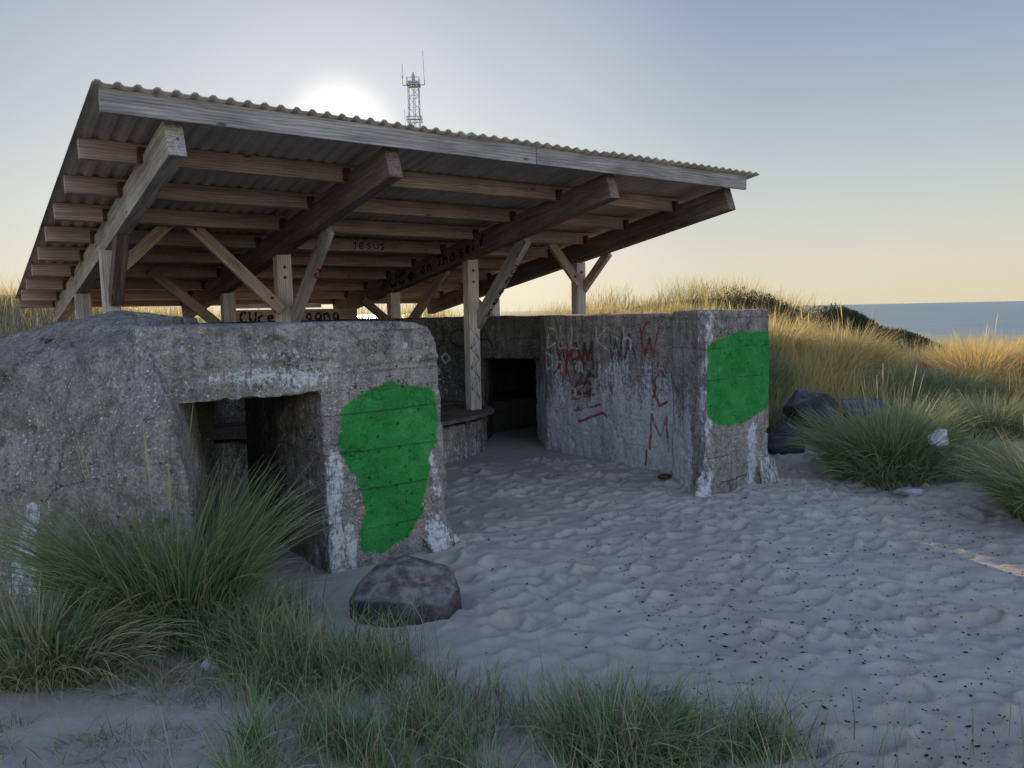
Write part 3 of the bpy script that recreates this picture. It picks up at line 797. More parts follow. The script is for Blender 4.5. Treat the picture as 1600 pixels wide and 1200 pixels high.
# along the rafters, rising towards the open side
brace((1.265, 7.47, 1.76), (1.265, 6.95, 2.34), .13, .10, 'wood_dark')
b3 = brace((2.86, 7.60, 1.46), (2.84, 6.50, 2.37), .15, .06, 'wood_grey')
b5 = brace((5.07, 7.54, 1.44), (5.05, 6.52, 2.37), .15, .07, 'wood_grey')
brace((6.73, 7.56, 1.82), (6.70, 7.0, 2.30), .11)
brace((5.06, 9.12, 1.46), (5.04, 8.1, 2.12), .12)
# along the rows of posts
brace((1.32, 7.43, 2.05), (1.80, 7.43, 2.52), .10)
brace((2.72, 7.43, 1.66), (1.86, 7.43, 2.50), .11)
brace((6.60, 7.43, 1.92), (6.04, 7.43, 2.53), .11)
brace((2.68, 9.33, 1.49), (1.94, 9.33, 2.14), .11)
brace((4.92, 9.33, 1.46), (4.5, 9.33, 1.80), .10, .06, 'wood_dark')
brace((6.60, 9.33, 1.46), (6.2, 9.33, 1.85), .10, .06)
# bolt heads where braces and posts meet the beams
def bolt(p, q, z, nq=-1):
    bm = bmesh.new()
    bmesh.ops.create_cone(bm, cap_ends=True, segments=8, radius1=.016, radius2=.013, depth=.014, matrix=Matrix.Translation((p - OP, q - OQ, z)) @ Matrix.Rotation(math.pi / 2, 4, 'X'))
    me = bpy.data.meshes.new('bolt'); bm.to_mesh(me); bm.free()
    link('bolt', me, M['bracket'], shelter)
for p_, z_ in ((2.78, 2.08), (2.78, 1.98), (5.0, 2.08), (5.0, 1.95), (6.66, 2.08), (2.62, 1.78), (1.95, 2.40), (6.5, 2.02), (6.1, 2.46)):
    bolt(p_, FQ - (.066 if p_ in (2.78, 5.0, 6.66) else .128), z_)
# board at the back, written on
board = timber('board_gap_strip', (3.0, 9.98, 1.60), (4.72, 9.98, 1.60), .03, .18, 'wood_tan', shelter)
timber('board_gap_strip', (2.9, 9.985, 1.74), (4.2, 9.985, 1.74), .03, .06, 'wood_pale', shelter)  # pale strip standing in for the daylight gap above the board

def ribbon(name, polylines, width, frame, mat, parent):
    """painted strokes: thin flat bands just proud of a face; frame(u, v) -> point in the bunker frame"""
    bm = bmesh.new()
    for pl in polylines:
        # smooth the hand drawn line
        pts = [Vector(p).to_2d() if len(p) > 2 else Vector(p) for p in pl]
        for _ in range(2):
            q = [pts[0]]
            for a, b in zip(pts[:-1], pts[1:]): q += [a * .75 + b * .25, a * .25 + b * .75]
            q.append(pts[-1]); pts = q
        prev = None
        for i, p in enumerate(pts):
            t = (pts[min(i + 1, len(pts) - 1)] - pts[max(i - 1, 0)])
            t = t.normalized() if t.length > 1e-6 else Vector((1, 0))
            nrm = Vector((-t.y, t.x)) * width * .5 * (1 + .35 * math.sin(i * 1.1 + len(pts)))
            a, b = bm.verts.new(frame(*(p + nrm))), bm.verts.new(frame(*(p - nrm)))
            if prev: bm.faces.new((prev[0], prev[1], b, a))
            prev = (a, b)
    for v in bm.verts: v.co -= Vector((OP, OQ, 0))
    me = bpy.data.meshes.new(name); bm.to_mesh(me); bm.free()
    o = link(name, me, M[mat], shelter)
    o.parent = parent
    if parent is not shelter: o.matrix_parent_inverse = LM[parent.name].inverted()
    return o
def write(groups, *a):
    for g in groups: ribbon('letter', g, *a)
write(letters('CUre', 3.10, 1.53, .135, .12) + letters('oang', 3.98, 1.54, .16, .125), .026, lambda u, v: Vector((u, 9.9635, v)), 'paint_black', board)
# the written rafter: u runs down-left along its left face
def raf_face(i, off=-.0565):
    p = RP[i] + off
    return lambda u, v: Vector((p, 9.6 - u, RB(9.6 - u) + v))
write(letters('FUCe', .05, .05, .13, .24) + letters('on', 1.12, .05, .15, .15) + letters('Tha', 1.50, .05, .13, .15) + letters('self', 2.0, .06, .13, .14), .028, raf_face(2), 'paint_black', rafters[2])
purl = [o for o in shelter.children if o.name.startswith('purlin')][3]
zq = RB(8.0) + RH + .020
write(letters('JESUS', 3.75, zq - .035, .065, .085), .011, lambda u, v: Vector((u, 8.0 - .026 * n_.z - .0013 + (v - zq) * SL * .98, v)), 'paint_black', purl)
def brace_face(b):
    """face of a leaning brace that looks at the open side"""
    mw = LM[b.name].copy()
    hz = min(v.co.z for v in b.data.vertices)
    return lambda u, v: mw @ Vector((u, v, hz - .0015)) + Vector((OP, OQ, 0))
ribbon('letter', [[(.86 + b * .12, .035 - a * .09) for a, b in g] for g in GL['S']], .022, brace_face(b3), 'paint_red', b3)
write([[[(.26 + i * .17 + b * .11, .03 - a * .09) for a, b in g] for g in GL[ch]] for i, ch in enumerate('2009')], .019, brace_face(b5), 'paint_black', b5)
ribbon('letter', [[(.92 + b * .14, .04 - a * .11) for a, b in g] for g in GL['S']], .024, brace_face(b5), 'paint_red', b5)
# crosses scratched on the front face of the tall post
zz = [[(4.95 + (.04 if k % 2 else -.015), 1.42 - k * .115), (4.95 + (-.015 if k % 2 else .1), 1.30 - k * .115)] for k in range(7)]
zz += [[(5.06 - (.0 if k % 2 else .05), 1.42 - k * .12), (5.0 - (.06 if k % 2 else -.04), 1.30 - k * .12)] for k in range(7)]
p5 = [o for o in shelter.children if o.name.startswith('post')][2]
for z_ in zz: ribbon('pen_stroke', [z_], .008, lambda u, v: Vector((u, FQ - .0612, v)), 'paint_purple', p5)

# ------------------------------------------------------------------ rocks
def rock_mat(name, c0, c1, c2):
    m = NT(name); v = m.coord()
    n = m.noise(v, 6, 6, .65); f = m.noise(v, 60, 4, .7)
    c = m.ramp(n, [(.3, c0), (.52, c1), (.72, c2)])
    c = m.mix(.5, c, m.ramp(f, [(.3, (.6, .6, .6)), (.65, (1.25, 1.25, 1.25))]), 'MULTIPLY')
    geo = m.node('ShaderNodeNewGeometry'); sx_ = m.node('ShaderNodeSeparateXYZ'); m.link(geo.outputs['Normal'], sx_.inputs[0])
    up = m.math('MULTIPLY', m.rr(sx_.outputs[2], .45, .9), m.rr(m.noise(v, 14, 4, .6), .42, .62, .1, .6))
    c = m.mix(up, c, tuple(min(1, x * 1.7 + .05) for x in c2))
    return m.fin(c, .8, m.bump(m.math('ADD', n, m.math('MULTIPLY', f, .3)), .7, .015), .3)
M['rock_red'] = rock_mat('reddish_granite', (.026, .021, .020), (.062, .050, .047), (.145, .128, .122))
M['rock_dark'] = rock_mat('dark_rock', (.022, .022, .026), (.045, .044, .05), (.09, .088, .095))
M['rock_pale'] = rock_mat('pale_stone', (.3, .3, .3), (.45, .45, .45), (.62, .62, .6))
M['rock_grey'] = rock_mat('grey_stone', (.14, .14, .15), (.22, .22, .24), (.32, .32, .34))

def rock(name, loc, size, mat, label, cat='rock', seed=1, pts=None, voxel=None, rz=0, group=None, n=16):
    rr = random.Random(seed)
    if pts is None:
        pts = []
        for k in range(n):
            v = Vector((rr.gauss(0, 1), rr.gauss(0, 1), rr.gauss(0, 1))).normalized()
            pts.append((v.x * .5 * size[0], v.y * .5 * size[1], v.z * .5 * size[2]))
    voxel = voxel or max(size) / 50
    o = solid(name, lambda bm: hull(bm, pts), voxel, None, mat, amp=(max(size) * .012, max(size) * .007), off=(0, 0), parent=None, seed=seed, smooth_it=1)
    for a in list(o.data.attributes):
        if a.name in ('green', 'white', 'dark', 'red', 'chalk'): o.data.attributes.remove(a)
    o.location = loc; o.rotation_euler = (0, 0, rz)
    tag(o, label, cat, group)
    return o
def g1(x, y): return float(gz(x, y)[0])
boulder_pts = [(-.32, -.05, -.12), (-.30, -.16, .10), (-.25, -.02, .19), (-.17, .12, .25), (-.02, .2, .27), (-.06, -.02, .275), (.14, .08, .26), (.29, .03, .22), (.32, -.08, .14), (.33, -.02, -.12),
               (.24, -.21, .07), (.22, -.2, -.1), (-.02, -.27, .12), (-.08, -.26, -.12), (-.24, -.2, -.1), (.05, .3, -.1), (.3, .2, -.1), (-.27, .18, -.1), (-.24, .16, .12), (.22, .2, .18)]
boulder_pts = [(a * .93, b * .92, c * (.80 if c > 0 else .88)) for a, b, c in boulder_pts]
rock('boulder', (-.60, 4.08, g1(-.60, 4.0) + .03), (.65, .5, .4), 'rock_red', 'large purple brown angular boulder on the sand in front of the entrance block', 'boulder', 5, boulder_pts, .0085)
rock('boulder', (2.92, 8.28, .14), (.52, .5, .5), 'rock_dark', 'low dark boulder on the sand against the end of the green patched wall', 'boulder', 12)
rock('boulder', (3.42, 8.75, .28), (.72, .6, .85), 'rock_dark', 'tall blackish block of rock half hidden behind the arching grass tuft', 'boulder', 21, n=12)
rock('boulder', (4.15, 9.1, .28), (.7, .6, .62), 'rock_dark', 'rearmost dark rock slab under the sunlit dune grass', 'boulder', 23, n=12)
rock('stone', (2.96, 7.66, g1(2.96, 7.66) + .035), (.15, .13, .13), 'rock_pale', 'small round white stone beside the low dark boulder', 'stone', 31)
rock('stone', (3.70, 6.62, .43), (.25, .16, .2), 'rock_pale', 'jagged white stone lying on the flattened grass tuft', 'stone', 37, n=11)
rock('stone', (3.24, 6.22, g1(3.24, 6.22) + .012), (.27, .17, .08), 'rock_grey', 'flat grey stone sunk in sand below the arching grass tuft', 'stone', 39)
rock('stone', (-1.38, 3.33, g1(-1.38, 3.33) + .03), (.09, .07, .08), 'rock_pale', 'small whitish stone at the edge of the grass on the sand hump', 'stone', 41)
rock('stone', (.60, 3.08, g1(.60, 3.08) + .008), (.12, .08, .05), 'rock_grey', 'small bluish stone in sand beside the near grass clump', 'stone', 43)

# rusty scrap at the foot of the side wall
ob = rock('scrap_metal', (to_world(5.34, 4.86)[0], to_world(5.34, 4.86)[1] , .04), (.16, .1, .07), 'rust', 'rusty brown piece of scrap at the foot of the wall', 'scrap', 47)

# ------------------------------------------------------------------ debris on the sand
def bits(n, fx):
    V, Fc = [], []
    for k in range(n):
        x, y = fx(k)
        z = float(gz(x, y)[0]) + .004
        s = random.choice((.002, .003, .0035, .0045, .006)) * random.uniform(.7, 1.3)
        L = s * random.choice((1, 1.3, 1.8, 2.6)); a = random.uniform(0, math.pi); h = s * .6
        ca, sa = math.cos(a), math.sin(a); b0 = len(V)
        for dx, dy, dz in ((-L, 0, 0), (0, -s, -h * .3), (L, 0, 0), (0, s, -h * .3), (random.uniform(-.3, .3) * L, 0, h)):
            V.append((x + dx * ca - dy * sa, y + dx * sa + dy * ca, z + dz))
        for i in range(4): Fc.append((b0 + i, b0 + (i + 1) % 4, b0 + 4))
    return V, Fc
def where(k):
    while True:
        y = 2.3 + 6.2 * random.random() ** 1.15; x = random.uniform(-.7, 4.0)
        if x < .75 + (y - 3) * -.12 and random.random() < .82: continue
        if x > .38 * y + 1.3: continue
        p, q = to_pq(x, y)
        if (q > 4.2 and p > 5.0) or (q > 4.3 and p < 2.9): continue
        if random.random() < .55 or vnoise(x * 1.3, y * 1.3, 2.2, 5) > -.1: return x, y
M['bits'] = flat('dried_seaweed', (.018, .015, .013), .8)
V_, F_ = bits(2600, where)
deb = link('seaweed_debris', mesh_from('seaweed_debris', V_, F_, False), M['bits'])
tag(deb, 'dark scraps of dried seaweed and twigs strewn over the trampled sand', 'debris', kind='stuff')

# ------------------------------------------------------------------ grass
def blades(root, az, h, th0, th1, w, K=5, ear=False, dry=None, tint=None, wind=0.):
    n = len(h)
    pos = np.array(root, float)
    V = np.empty((n, K + 1, 2, 3)); T = np.empty((n, K + 1, 2, 4))
    side = np.stack([-np.sin(az), np.cos(az), np.zeros(n)], -1)
    tw = rng.uniform(-1.2, 1.2, n)
    tint = rng.random(n) if tint is None else tint
    dry = (rng.random(n) < .18).astype(float) if dry is None else dry
    for k in range(K + 1):
        t = k / K
        th = th0 + (th1 - th0) * t ** 1.3
        if ear: wd = w * (.35 + (1.3 if t > .78 else 0) * (1.02 - t) * 4 * (t - .70) / .1) if t < 1 else w * .2
        else: wd = w * (1 - t) ** .7 * (.7 + .3 * min(1, t * 4)) + .0003
        sd = side * np.cos(tw)[:, None] + np.array([0, 0, 1.]) * (np.sin(tw) * np.sin(th))[:, None]
        V[:, k, 0] = pos - sd * (wd * .5)[:, None]
        V[:, k, 1] = pos + sd * (wd * .5)[:, None]
        T[:, k, :, 0] = tint[:, None]; T[:, k, :, 1] = t; T[:, k, :, 2] = dry[:, None]; T[:, k, :, 3] = 1
        d = np.stack([np.cos(az) * np.sin(th), np.sin(az) * np.sin(th), np.cos(th)], -1)
        pos = pos + d * (h / K)[:, None]
        az = az + wind * np.sin(-az) / K
    base = (np.arange(n) * (K + 1) * 2)[:, None]
    k = np.arange(K)[None, :] * 2
    f = np.stack([base + k, base + k + 1, base + k + 3, base + k + 2], -1).reshape(-1, 4)
    return V.reshape(-1, 3), f, T.reshape(-1, 4)

def merge(parts):
    V, Fs, T, o = [], [], [], 0
    for v, f, t in parts:
        V.append(v); Fs.append(f + o); T.append(t); o += len(v)
    return np.concatenate(V), np.concatenate(Fs), np.concatenate(T)

def grass_obj(name, parts, mat, label, cat='grass', group=None, kind=None, origin=None):
    V, Fs, T = merge(parts)
    if origin is None: origin = (float(V[:, 0].mean()), float(V[:, 1].mean()), 0.)
    V = V - np.array(origin)
    me = mesh_from(name, V, Fs, True)
    attr(me, 'tint', T, 'FLOAT_COLOR')
    o = link(name, me, M[mat], None, origin)
    tag(o, label, cat, group, kind)
    return o

def tuft(cx, cy, r, n, h, spread=1.0, lean=0., leanaz=0., w=.006, dryf=.15, ears=0, K=6, ry=None, z=None):
    """rays from a crowded crown; outer blades arch over"""
    ry = ry or r
    a = rng.uniform(0, 2 * np.pi, n); rr_ = np.sqrt(rng.random(n))
    x, y = cx + np.cos(a) * rr_ * r, cy + np.sin(a) * rr_ * ry
    z0 = gz(x, y) - .02 if z is None else np.full(n, z)
    az = a + rng.normal(0, .55, n)
    vx = np.cos(az) * (.25 + rr_) + lean * math.cos(leanaz); vy = np.sin(az) * (.25 + rr_) + lean * math.sin(leanaz)
    az = np.arctan2(vy, vx); mag = np.clip(np.hypot(vx, vy), 0, 1.6)
    hh = h * rng.uniform(.5, 1.12, n)
    th0 = rng.uniform(.0, .3, n) + .25 * mag * spread
    th1 = th0 + rng.uniform(.25, 1.35, n) * spread * (.5 + .5 * mag)
    parts = [blades(np.stack([x, y, z0], -1), az, hh, th0, th1, w * rng.uniform(.5, 1.9, n), K, dry=(rng.random(n) < dryf).astype(float) * rng.uniform(.6, 1, n))]
    # dead litter low in the crown
    m_ = max(4, n // 6)
    a = rng.uniform(0, 2 * np.pi, m_); q = np.sqrt(rng.random(m_)) * 1.1
    x, y = cx + np.cos(a) * q * r, cy + np.sin(a) * q * ry
    z0 = gz(x, y) if z is None else np.full(m_, z)
    parts.append(blades(np.stack([x, y, z0], -1), a + rng.normal(0, .8, m_), h * rng.uniform(.25, .7, m_), rng.uniform(.5, 1.1, m_), rng.uniform(1.3, 2.0, m_), w * rng.uniform(.6, 1.1, m_), 4, dry=rng.uniform(.7, 1, m_)))
    if ears:
        a = rng.uniform(0, 2 * np.pi, ears); q = np.sqrt(rng.random(ears)) * .8
        x, y = cx + np.cos(a) * q * r, cy + np.sin(a) * q * ry
        z0 = gz(x, y)
        parts.append(blades(np.stack([x, y, z0], -1), a, h * rng.uniform(1.0, 1.3, ears), rng.uniform(0, .15, ears), rng.uniform(.1, .5, ears), np.full(ears, w * 1.0), 10, ear=True, dry=rng.uniform(.55, .9, ears)))
    return parts

G = 'marram grass tufts'
grass_obj('grass_tuft', tuft(-1.80, 3.84, .34, 2600, .93, .95, .12, 3.1, .0072, .14, 14, 7, .20)
          + tuft(-1.72, 3.72, .34, 900, .46, 1.1, .2, -1.6, .0055, .3, 0, 6, .2), 'grass',
          'biggest dark green marram tuft with pale seed heads, hiding the foot of the bunker doorway', 'grass tuft', G)
grass_obj('grass_tuft', tuft(-2.08, 3.28, .30, 1300, .48, 1.3, .35, -.5, .0062, .45, 0, 7, .18), 'grass',
          'straw streaked marram tuft spilling over the sand hump at the left edge', 'grass tuft', G)
grass_obj('grass_tuft', tuft(-2.72, 3.55, .2, 420, .26, 1.2, 0, 0, .0055, .35), 'grass', 'pale tuft cut by the left picture edge under the bunker shoulder', 'grass tuft', G)
# loose low grass between the big tuft and the boulder
def scatter(n, poly_fn, h, w=.005, dryf=.3, th=(.0, .7, .3, 1.4), K=5):
    x, y = poly_fn(n); n = len(x)
    z = gz(x, y) - .005
    th0 = rng.uniform(th[0], th[1], n)
    return blades(np.stack([x, y, z], -1), rng.uniform(0, 2 * np.pi, n), h * rng.uniform(.35, 1.15, n), th0, th0 + rng.uniform(th[2], th[3], n), w * rng.uniform(.6, 1.3, n), K, dry=(rng.random(n) < dryf) * rng.uniform(.5, 1, n))
def clumped(x0, x1, y0, y1, nc, sd, mask=None):
    def f(n):
        cx, cy = rng.uniform(x0, x1, nc), rng.uniform(y0, y1, nc)
        if mask is not None:
            k = mask(cx, cy); cx, cy = cx[k], cy[k]
        i = rng.integers(0, len(cx), n); s = sd * rng.uniform(.4, 1.5, len(cx))[i]
        return cx[i] + rng.normal(0, 1, n) * s, cy[i] + rng.normal(0, 1, n) * s * .8
    return f
parts = [scatter(3200, clumped(-1.55, -.55, 3.15, 3.95, 60, .07, lambda x, y: ((x + 1.3) * .6 + (y - 3.1) < 1.0) & ((y < 3.5) | (x < -1.15))), .34, .0055, .28),
         scatter(900, clumped(-2.2, -.6, 3.0, 3.4, 40, .08), .2, .004, .7, (.4, 1.2, .4, 1.2)),
         scatter(1000, clumped(-1.15, -.1, 2.75, 3.3, 26, .06), .24, .0048, .4),
         scatter(500, clumped(-.5, .6, 2.8, 3.05, 16, .06), .2, .0045, .4)]
grass_obj('ground_grass', parts, 'grass', 'loose blue green grass thinning out between the biggest tuft and the boulder', 'grass', kind='stuff')
parts = [scatter(3300, clumped(-1.2, 1.0, 2.15, 2.95, 52, .05, lambda x, y: (y < 2.95 - .25 * np.abs(x + .1)) & (y > 1.2)), .29, .0052, .30),
         scatter(1400, clumped(-1.2, 1.0, 2.2, 2.95, 60, .1), .18, .0038, .85, (.6, 1.3, .3, 1.0)),
         scatter(500, clumped(-2.2, -1.2, 2.3, 2.9, 9, .07), .12, .0038, .6, (.3, 1.2, .3, 1.0))]
grass_obj('foreground_grass', parts, 'grass', 'sparse low grass with straw along the near edge of the sand', 'grass', kind='stuff')
grass_obj('grass_tuft', tuft(.36, 2.66, .24, 900, .33, 1.15, .3, .1, .005, .2, 0, 6, .14), 'grass',
          'low deep green clump on the near sand by the small bluish stone', 'grass tuft', G)
parts = [scatter(110, lambda n: (rng.uniform(.85, 2.2, n), rng.uniform(2.3, 2.75, n)), .34, .0036, .6, (0, .25, .1, .6), 6)]
grass_obj('thin_stems', parts, 'grass', 'few thin upright stems rising from the near sand', 'grass', kind='stuff')
x0, y0 = .02, 2.95
grass_obj('stray_grass', [blades(np.array([[x0, y0, g1(x0, y0)], [x0 + .01, y0, g1(x0, y0)], [x0 + .02, y0 + .01, g1(x0, y0)]]), np.array([2.6, 2.9, .3]), np.array([.34, .26, .2]), np.array([.05, .1, .2]), np.array([.7, .5, .9]), np.array([.006, .005, .005]), 8, dry=np.array([.7, .5, .6]))],
          'grass', 'single pale bent stem standing apart in the sand', 'grass stem')
# right hand tufts
grass_obj('grass_tuft', tuft(3.42, 7.05, .38, 3000, .78, 1.1, .35, 3.0, .0075, .2, 12, 7, .35) + tuft(3.35, 6.75, .35, 1500, .5, 1.4, .4, 3.6, .007, .15, 0, 6), 'grass',
          'wide arching green tuft on the sand in front of the dark rocks', 'grass tuft', G)
grass_obj('grass_tuft', tuft(3.95, 6.75, .35, 1500, .40, 1.3, .2, 0, .007, .35), 'grass', 'flattened greenish tuft holding the jagged white stone', 'grass tuft', G)
grass_obj('grass_tuft', tuft(3.98, 5.45, .36, 2600, .68, 1.15, .3, 3.3, .0068, .3, 8, 7), 'grass',
          'nearest tuft on the right picture edge, straw mixed with dark green', 'grass tuft', G)
grass_obj('grass_tuft', tuft(4.9, 7.9, .45, 1800, .6, 1.2, .1, 0, .008, .3), 'grass', 'loose tuft in the shade behind the flattened one', 'grass tuft', G)

# dune clumps in the sun: each one a thing
def clump(cx, cy, rx, ry_, n, h, mat, label, rust=.2, w=.009, ears=40, lean=.22):
    parts = []
    k = max(3, int(rx * ry_ * 8))
    for i in range(k):
        a, q = rng.uniform(0, 2 * np.pi), math.sqrt(rng.random())
        parts += tuft(cx + math.cos(a) * q * rx, cy + math.sin(a) * q * ry_, .24, n // k, h * rng.uniform(.68, 1.2), 1.05, lean, rng.uniform(-1.2, 1.6), w, rust, max(1, ears // (4 * k)), 5)
    return grass_obj('dune_grass_clump', parts, mat, label, 'dune grass', 'dune grass clumps')
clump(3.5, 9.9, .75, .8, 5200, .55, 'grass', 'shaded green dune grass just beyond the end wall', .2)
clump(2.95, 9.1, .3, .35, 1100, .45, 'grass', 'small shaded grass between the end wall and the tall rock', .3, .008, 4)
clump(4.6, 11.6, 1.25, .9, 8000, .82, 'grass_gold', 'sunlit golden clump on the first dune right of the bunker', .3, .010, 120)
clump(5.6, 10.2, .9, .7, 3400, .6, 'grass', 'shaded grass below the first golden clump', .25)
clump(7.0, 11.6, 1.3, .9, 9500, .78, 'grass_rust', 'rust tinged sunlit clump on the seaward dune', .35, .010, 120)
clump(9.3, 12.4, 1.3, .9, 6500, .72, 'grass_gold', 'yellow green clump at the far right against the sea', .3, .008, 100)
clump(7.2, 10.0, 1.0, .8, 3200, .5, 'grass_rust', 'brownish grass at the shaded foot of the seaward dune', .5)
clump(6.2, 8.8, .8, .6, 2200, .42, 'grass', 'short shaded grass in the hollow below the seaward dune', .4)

# closed cover of the dunes behind
def cover(n, fx, h, w, dryf, K=4, lean=.35):
    x, y = fx(n); n = len(x)
    z = gz(x, y) - .03
    az = rng.normal(.2, 1.8, n)
    th0 = rng.uniform(0, .5, n)
    hv = h * rng.uniform(.5, 1.1, n) * (.72 + .5 * (vnoise(x * .9, y * .9, x * 0, 8) > .1) + .25 * vnoise(x * 2.5, y * 2.5, x * 0, 18))
    patch = np.clip(.5 + .9 * fbm(x * .5, y * .5, x * 0, 3, 28), 0, 1)
    return blades(np.stack([x, y, z], -1), az, hv, th0, th0 + rng.uniform(.2, 1.1, n), w * rng.uniform(.6, 1.3, n), K,
                  dry=(rng.random(n) < dryf) * rng.uniform(.4, 1, n), tint=np.clip(patch * .7 + rng.random(n) * .3, 0, 1))
def fan(x0, x1, y0, y1, keep=None):
    def f(n):
        x, y = rng.uniform(x0, x1, n * 2), rng.uniform(y0, y1, n * 2)
        p, q = to_pq(x, y)
        ok = ~((p > -2.6) & (p < 7.6) & (q > -10) & (q < 10.2))
        if keep is not None: ok &= keep(x, y)
        k = np.nonzero(ok)[0][:n]
        return x[k], y[k]
    return f
parts = [cover(18000, fan(-2.6, 4.2, 10.2, 15.5), .52, .010, .3), cover(6500, fan(1.2, 4.2, 9.0, 11.4), .38, .009, .35),
         cover(26000, fan(3.6, 13, 9.0, 15.5, lambda x, y: (y > 9.3 - .35 * (x - 4)) & (x < .78 * y + 1)), .55, .010, .3),
         cover(30000, fan(-3, 15, 15.0, 23), .62, .014, .3),
         cover(16000, fan(-19, -3, 13, 25), .68, .014, .3)]
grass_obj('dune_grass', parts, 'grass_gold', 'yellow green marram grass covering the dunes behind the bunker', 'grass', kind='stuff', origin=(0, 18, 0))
# dark low scrub along the ridge
def scrub(cx, cy, rx, ry_, h, n, label):
    x = cx + rng.normal(0, .5, n) * rx; y = cy + rng.normal(0, .5, n) * ry_
    z = gz(x, y) + h * rng.random(n) ** .7 * np.exp(-((x - cx) / rx) ** 2 * .8)
    p = blades(np.stack([x, y, z], -1), rng.uniform(0, 6.28, n), np.full(n, .10), rng.uniform(.2, 1.5, n), rng.uniform(.4, 2, n), np.full(n, .03), 2, dry=np.zeros(n))
    st = 60
    x = cx + rng.normal(0, .4, st) * rx; y = cy + rng.normal(0, .4, st) * ry_
    p2 = blades(np.stack([x, y, gz(x, y)], -1), rng.uniform(0, 6.28, st), np.full(st, h * 1.1), rng.uniform(0, .3, st), rng.uniform(.2, .8, st), np.full(st, .012), 3, dry=np.ones(st))
    return grass_obj('scrub_bush', [p, p2], 'scrub', label, 'bush', 'low bushes on the dune ridge')
M['scrub'] = grass_mat('dark_scrub', ((.03, .045, .018), (.05, .065, .025), (.08, .085, .03)), (.12, .09, .05), (.09, .09, .035), .3)
scrub(5.5, 17.0, 1.3, .7, .38, 6000, 'wide dark bush on the ridge above the green patched wall')
scrub(7.4, 17.0, .8, .6, .42, 4500, 'low olive bush in the middle of the ridge')
scrub(8.7, 16.6, .8, .6, .30, 4500, 'small dark bush where the ridge drops to the sea')
scrub(6.6, 16.2, 1.0, .6, .35, 4500, 'dark creeping bush below the ridge line')

# ------------------------------------------------------------------ radio mast
mast = empty('radio_mast', (-9.25, 80, g1(-9.25, 80)))
tag(mast, 'distant steel lattice radio mast with whip aerials rising above the roof edge', 'mast')
def tube_bm(bm, a, b, r, seg=6):
    a, b = Vector(a), Vector(b); d = b - a
    m4 = Matrix.Translation((a + b) / 2) @ d.to_track_quat('Z', 'Y').to_matrix().to_4x4()
    bmesh.ops.create_cone(bm, cap_ends=True, segments=seg, radius1=r, radius2=r, depth=d.length, matrix=m4)
def part(name, build, mat, parent):
    bm = bmesh.new(); build(bm); me = bpy.data.meshes.new(name); bm.to_mesh(me); bm.free()
    return link(name, me, M[mat], parent)
zb = mast.location.z; TZ = 24.3 - zb
hw = lambda z: .52 + .12 * (1 - z / TZ)
def lattice(bm):
    step = 1.15; z = 0; k = 0
    while z < TZ - .01:
        z2 = min(z + step, TZ)
        C0 = [(sx_ * hw(z), sy_ * hw(z), z) for sx_, sy_ in ((-1, -1), (1, -1), (1, 1), (-1, 1))]
        C1 = [(sx_ * hw(z2), sy_ * hw(z2), z2) for sx_, sy_ in ((-1, -1), (1, -1), (1, 1), (-1, 1))]
        for i in range(4):
            j = (i + 1) % 4
            tube_bm(bm, C1[i], C1[j], .016, 4)
            tube_bm(bm, C0[i] if k % 2 else C0[j], C1[j] if k % 2 else C1[i], .02, 4)
        z = z2; k += 1
part('lattice', lattice, 'steel', mast)
for sx_, sy_ in ((-1, -1), (1, -1), (1, 1), (-1, 1)):
    part('leg', lambda bm: tube_bm(bm, (sx_ * hw(0), sy_ * hw(0), 0), (sx_ * hw(TZ), sy_ * hw(TZ), TZ), .034), 'steel', mast)
part('ladder', lambda bm: [tube_bm(bm, (x, 0, 0), (x, 0, TZ), .03, 4) for x in (-.05, .12)] + [tube_bm(bm, (-.05, 0, .3 * i), (.12, 0, .3 * i), .014, 4) for i in range(1, int(TZ / .3))], 'steel', mast)
def plat(bm):
    for z, s in ((TZ + .1, .66), (TZ + .32, .60)):
        bmesh.ops.create_cube(bm, size=1, matrix=Matrix.Translation((0, 0, z)) @ Matrix.Diagonal((s * 2, s * 2, .14, 1)))
    for a, b in (((-.6, -.6), (.6, -.6)), ((.6, -.6), (.6, .6)), ((.6, .6), (-.6, .6)), ((-.6, .6), (-.6, -.6))):
        tube_bm(bm, (*a, TZ + .72), (*b, TZ + .72), .025, 4); tube_bm(bm, (*a, TZ), (*a, TZ + .72), .025, 4)
part('platform', plat, 'steel', mast)
part('collar', lambda bm: [tube_bm(bm, (a * .72, b * .72, TZ - 3.1 + dz), (c_ * .72, d_ * .72, TZ - 3.1 + dz), .04, 4) for dz in (0, -.3) for a, b, c_, d_ in ((-1, -1, 1, -1), (1, -1, 1, 1), (1, 1, -1, 1), (-1, 1, -1, -1))], 'steel', mast)
part('beacon', lambda bm: [tube_bm(bm, (0, 0, TZ + .3), (0, 0, TZ + 1.1), .17, 10), tube_bm(bm, (0, 0, TZ + 1.1), (0, 0, TZ + 1.35), .09, 8)], 'steel', mast)
part('aerial', lambda bm: [tube_bm(bm, (-.5, 0, TZ + .12), (-1.08, 0, TZ + .12), .045), tube_bm(bm, (-1.08, 0, TZ + .1), (-1.08, 0, TZ + 2.2), .03), tube_bm(bm, (-1.08, 0, TZ + .8), (-1.08, 0, TZ + 1.05), .07)], 'steel', mast)
part('aerial', lambda bm: [tube_bm(bm, (.5, 0, TZ + .12), (1.12, 0, TZ + .12), .045), tube_bm(bm, (1.12, 0, TZ + .1), (1.12, 0, TZ + .6), .05), tube_bm(bm, (1.1, 0, TZ + .5), (1.02, 0, TZ + 3.4), .025)], 'steel', mast)
